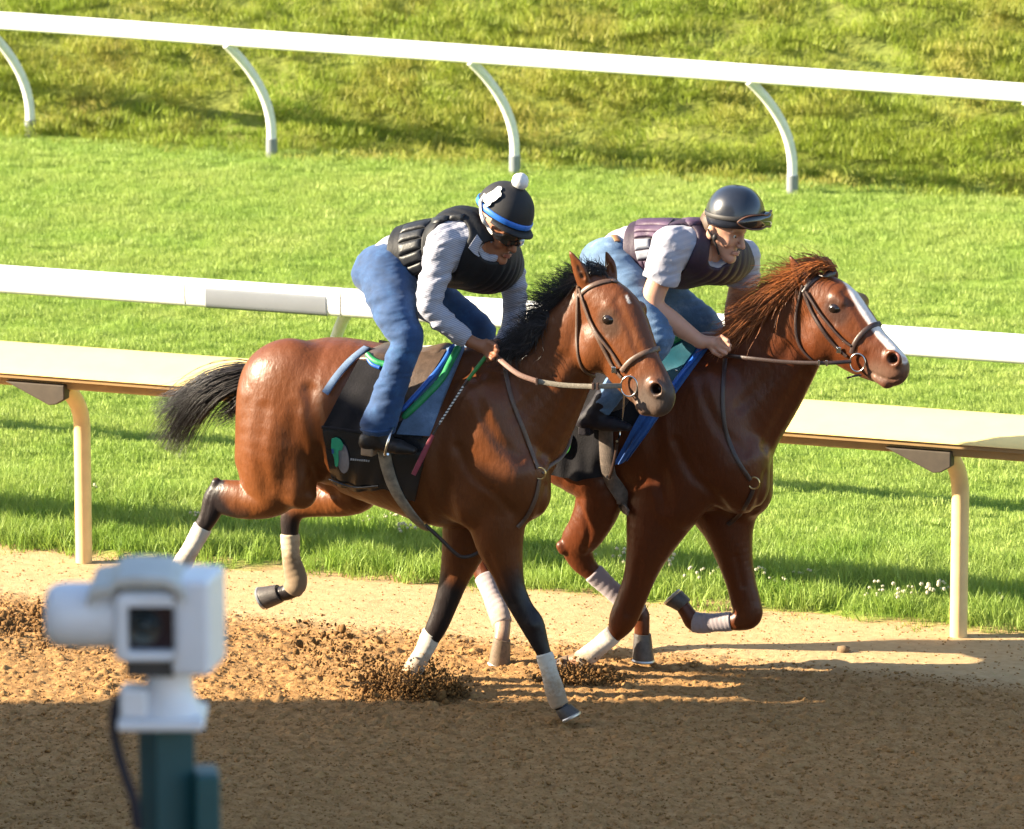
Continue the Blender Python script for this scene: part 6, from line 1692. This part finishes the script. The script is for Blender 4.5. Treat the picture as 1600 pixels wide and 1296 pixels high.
# ================================================================== the track camera in the foreground
DC = 12.05
def TC(px, py, d=0.0):              # on the upright plane DC metres in front of the photographer
    q = CAM[:2] + _f * DC
    dr = rays((px, py))[0]; t = ((q - CAM[:2]) @ _f) / (dr[:2] @ _f); return CAM + dr * t + np.array([_f[0], _f[1], 0]) * d
F2 = np.array([_f[0], _f[1], 0.0]); Z3 = np.array([0, 0, 1.0])
M_CAMW = mat('white camera housing', (.72, .73, .77), .4, .06, 8, .03, 40)
M_CAMG = mat('grey sun shield', (.48, .47, .44), .6, .1, 10)
M_CAMD = mat('dark camera underside', (.05, .05, .055), .6, .2, 10)
M_TEAL1 = mat('teal post paint', (.004, .050, .060), .5, .15, 8, .05, 50)
M_TEAL2 = mat('teal box paint', (.006, .068, .078), .5, .15, 8, .05, 50)
M_CABLE = mat('black cable sleeve', (.012, .010, .022), .6, .2, 30)
tcam = empty('track_camera', (TC(257, 1100)[0], TC(257, 1100)[1], 0), 'white pan and tilt camera with a square lens window on a teal post', 'camera')
def rot(a):
    ca, sa = math.cos(a), math.sin(a)
    return np.column_stack([R3 * ca + F2 * sa, F2 * ca - R3 * sa, Z3])
def cbox(name, x0, x1, y0, y1, dep, m, d=0.0, bev=.02, ang=0.0, parent=tcam):
    c = (TC(x0, y0, d) + TC(x1, y1, d)) / 2; w_ = np.linalg.norm((TC(x1, y0) - TC(x0, y0))); h_ = abs(TC(x0, y0)[2] - TC(x0, y1)[2])
    mb = MB(); mb.box(c, (w_, dep, h_), rot(ang)); return mb.build(name, m, parent, bevel=bev, seg=4)
# illuminator barrel on the left
a, b = TC(72, 961), TC(186, 961); r = 53 / 795
mb = MB(); mb.tube([a, a + R3 * .006, a + R3 * .02, a + R3 * .045, b], [r * .62, r * .82, r * .95, r, r], 28); mb.build('lamp_barrel', M_CAMW, tcam, smooth=True)
# hooded lens housing in the middle
def ring_rect(x0, x1, y0, y1, d, rr=.012, n=5):
    c = TC((x0 + x1) / 2, (y0 + y1) / 2, d); hw = (x1 - x0) / 2 / 795; hh = (y1 - y0) / 2 / 780; out = []
    for (sx, sy, a0) in ((1, 1, 0), (-1, 1, PI / 2), (-1, -1, PI), (1, -1, 1.5 * PI)):
        for k in range(n + 1):
            t = a0 + PI / 2 * k / n; out.append(c + R3 * (sx * (hw - rr) + rr * math.cos(t)) + Z3 * (sy * (hh - rr) + rr * math.sin(t)))
    return out
rings = [ring_rect(186, 276, 918, 1018, .22, .02), ring_rect(180, 277, 911, 1024, -.02, .02), ring_rect(181, 277, 913, 1023, -.075, .018), ring_rect(187, 277, 918, 1018, -.082, .016), ring_rect(201, 276, 933, 1008, -.080, .006), ring_rect(203, 275, 934, 1006, -.05, .004)]
n = len(rings[0]); V = [p for R_ in rings for p in R_]
Fc = [tuple(range(n))[::-1]] + [(i * n + k, i * n + (k + 1) % n, (i + 1) * n + (k + 1) % n, (i + 1) * n + k) for i in range(len(rings) - 1) for k in range(n)]
MB().add(V, Fc).build('lens_hood', M_CAMW, tcam, smooth=True)
cbox('window', 201, 277, 932, 1008, .006, mat('dark camera window', (.010, .010, .022), .2, .2, 10, spec=.3), -.052, .001)
lc = TC(226, 970, -.056); mb = MB()
for rr_, dd in ((.034, 0), (.026, -.006), (.017, -.010)):
    mb.tube([lc + R3 * rr_ * math.cos(t) + Z3 * rr_ * math.sin(t) + F2 * dd for t in np.linspace(0, 2 * PI, 25)], .0035, 6, False)
mb.ball(lc, (.014, .010, .014), 14, 8)
lens = mb.build('lens', mat('lens rings', (.02, .032, .036), .3, .2, 20, coat=.4), tcam, smooth=True); lens['kind'] = 'stuff'
# electronics box on the right
cbox('side_housing', 277.5, 340, 899, 1049, .16, M_CAMW, .03, .014, -.18)
cbox('underside', 197, 274, 1022, 1056, .14, M_CAMD, .05, .008)
# sun shield on top: a bent grey plate
P = [TC(x, y, -.05) for x, y in ((140, 920), (147, 904), (176, 899), (186, 888), (214, 885), (262, 887), (284, 898), (292, 912))]
V = []; Fc = []
for p in P:
    for dd in (-.04, .16): V += [p + F2 * dd, p + F2 * dd - Z3 * .022]
for i in range(len(P) - 1):
    a = i * 4; b = a + 4; Fc += [(a, a + 2, b + 2, b), (a + 1, b + 1, b + 3, a + 3), (a, b, b + 1, a + 1), (a + 2, a + 3, b + 3, b + 2)]
Fc += [(0, 1, 3, 2), (len(V) - 4, len(V) - 2, len(V) - 1, len(V) - 3)]
MB().add(V, Fc).build('sun_shield', M_CAMG, tcam, bevel=.006)
cbox('shield_pad', 180, 280, 893, 916, .12, M_CAMG, .02, .012)
# neck, bracket, plate
nk = TC(262, 1055, .05); mb = MB(); n = 24
hh = [(1053, 39, 0), (1075, 37, 0), (1098, 42, 0), (1112, 49, 2), (1122, 56, 2)]
mb.tube([TC(262 + o, y, .05) for y, r_, o in hh], [r_ / 795 for y, r_, o in hh], n); mb.build('neck', M_CAMW, tcam, smooth=True)
cbox('bracket', 187, 232, 1075, 1122, .07, M_CAMW, .02, .012)
cbox('mount_plate', 184, 320, 1121, 1138, .17, M_CAMW, .05, .008)
# post, side box, cable
pc = TC(258, 1200, .06); pc[2] = 0; top = TC(258, 1138, .06)[2]
mb = MB(); sz = .088; mb.box((pc[0], pc[1], top / 2 - .15), (sz, sz, top + .3), rot(math.radians(28))); mb.build('post', M_TEAL1, tcam, bevel=.004)
bt = TC(320, 1212, .05); mb = MB(); mb.box((bt[0], bt[1], bt[2] - .45), (.052, .10, .9), rot(.12)); mb.build('junction_box', M_TEAL2, tcam, bevel=.008)
pts = [TC(x, y, .02) for x, y in ((196, 1084), (181, 1104), (177, 1140), (184, 1180), (196, 1220), (208, 1255), (214, 1300))]
mb = MB(); mb.tube(spline(np.array(pts), 6), .0105, 12); mb.build('cable', M_CABLE, tcam, smooth=True)
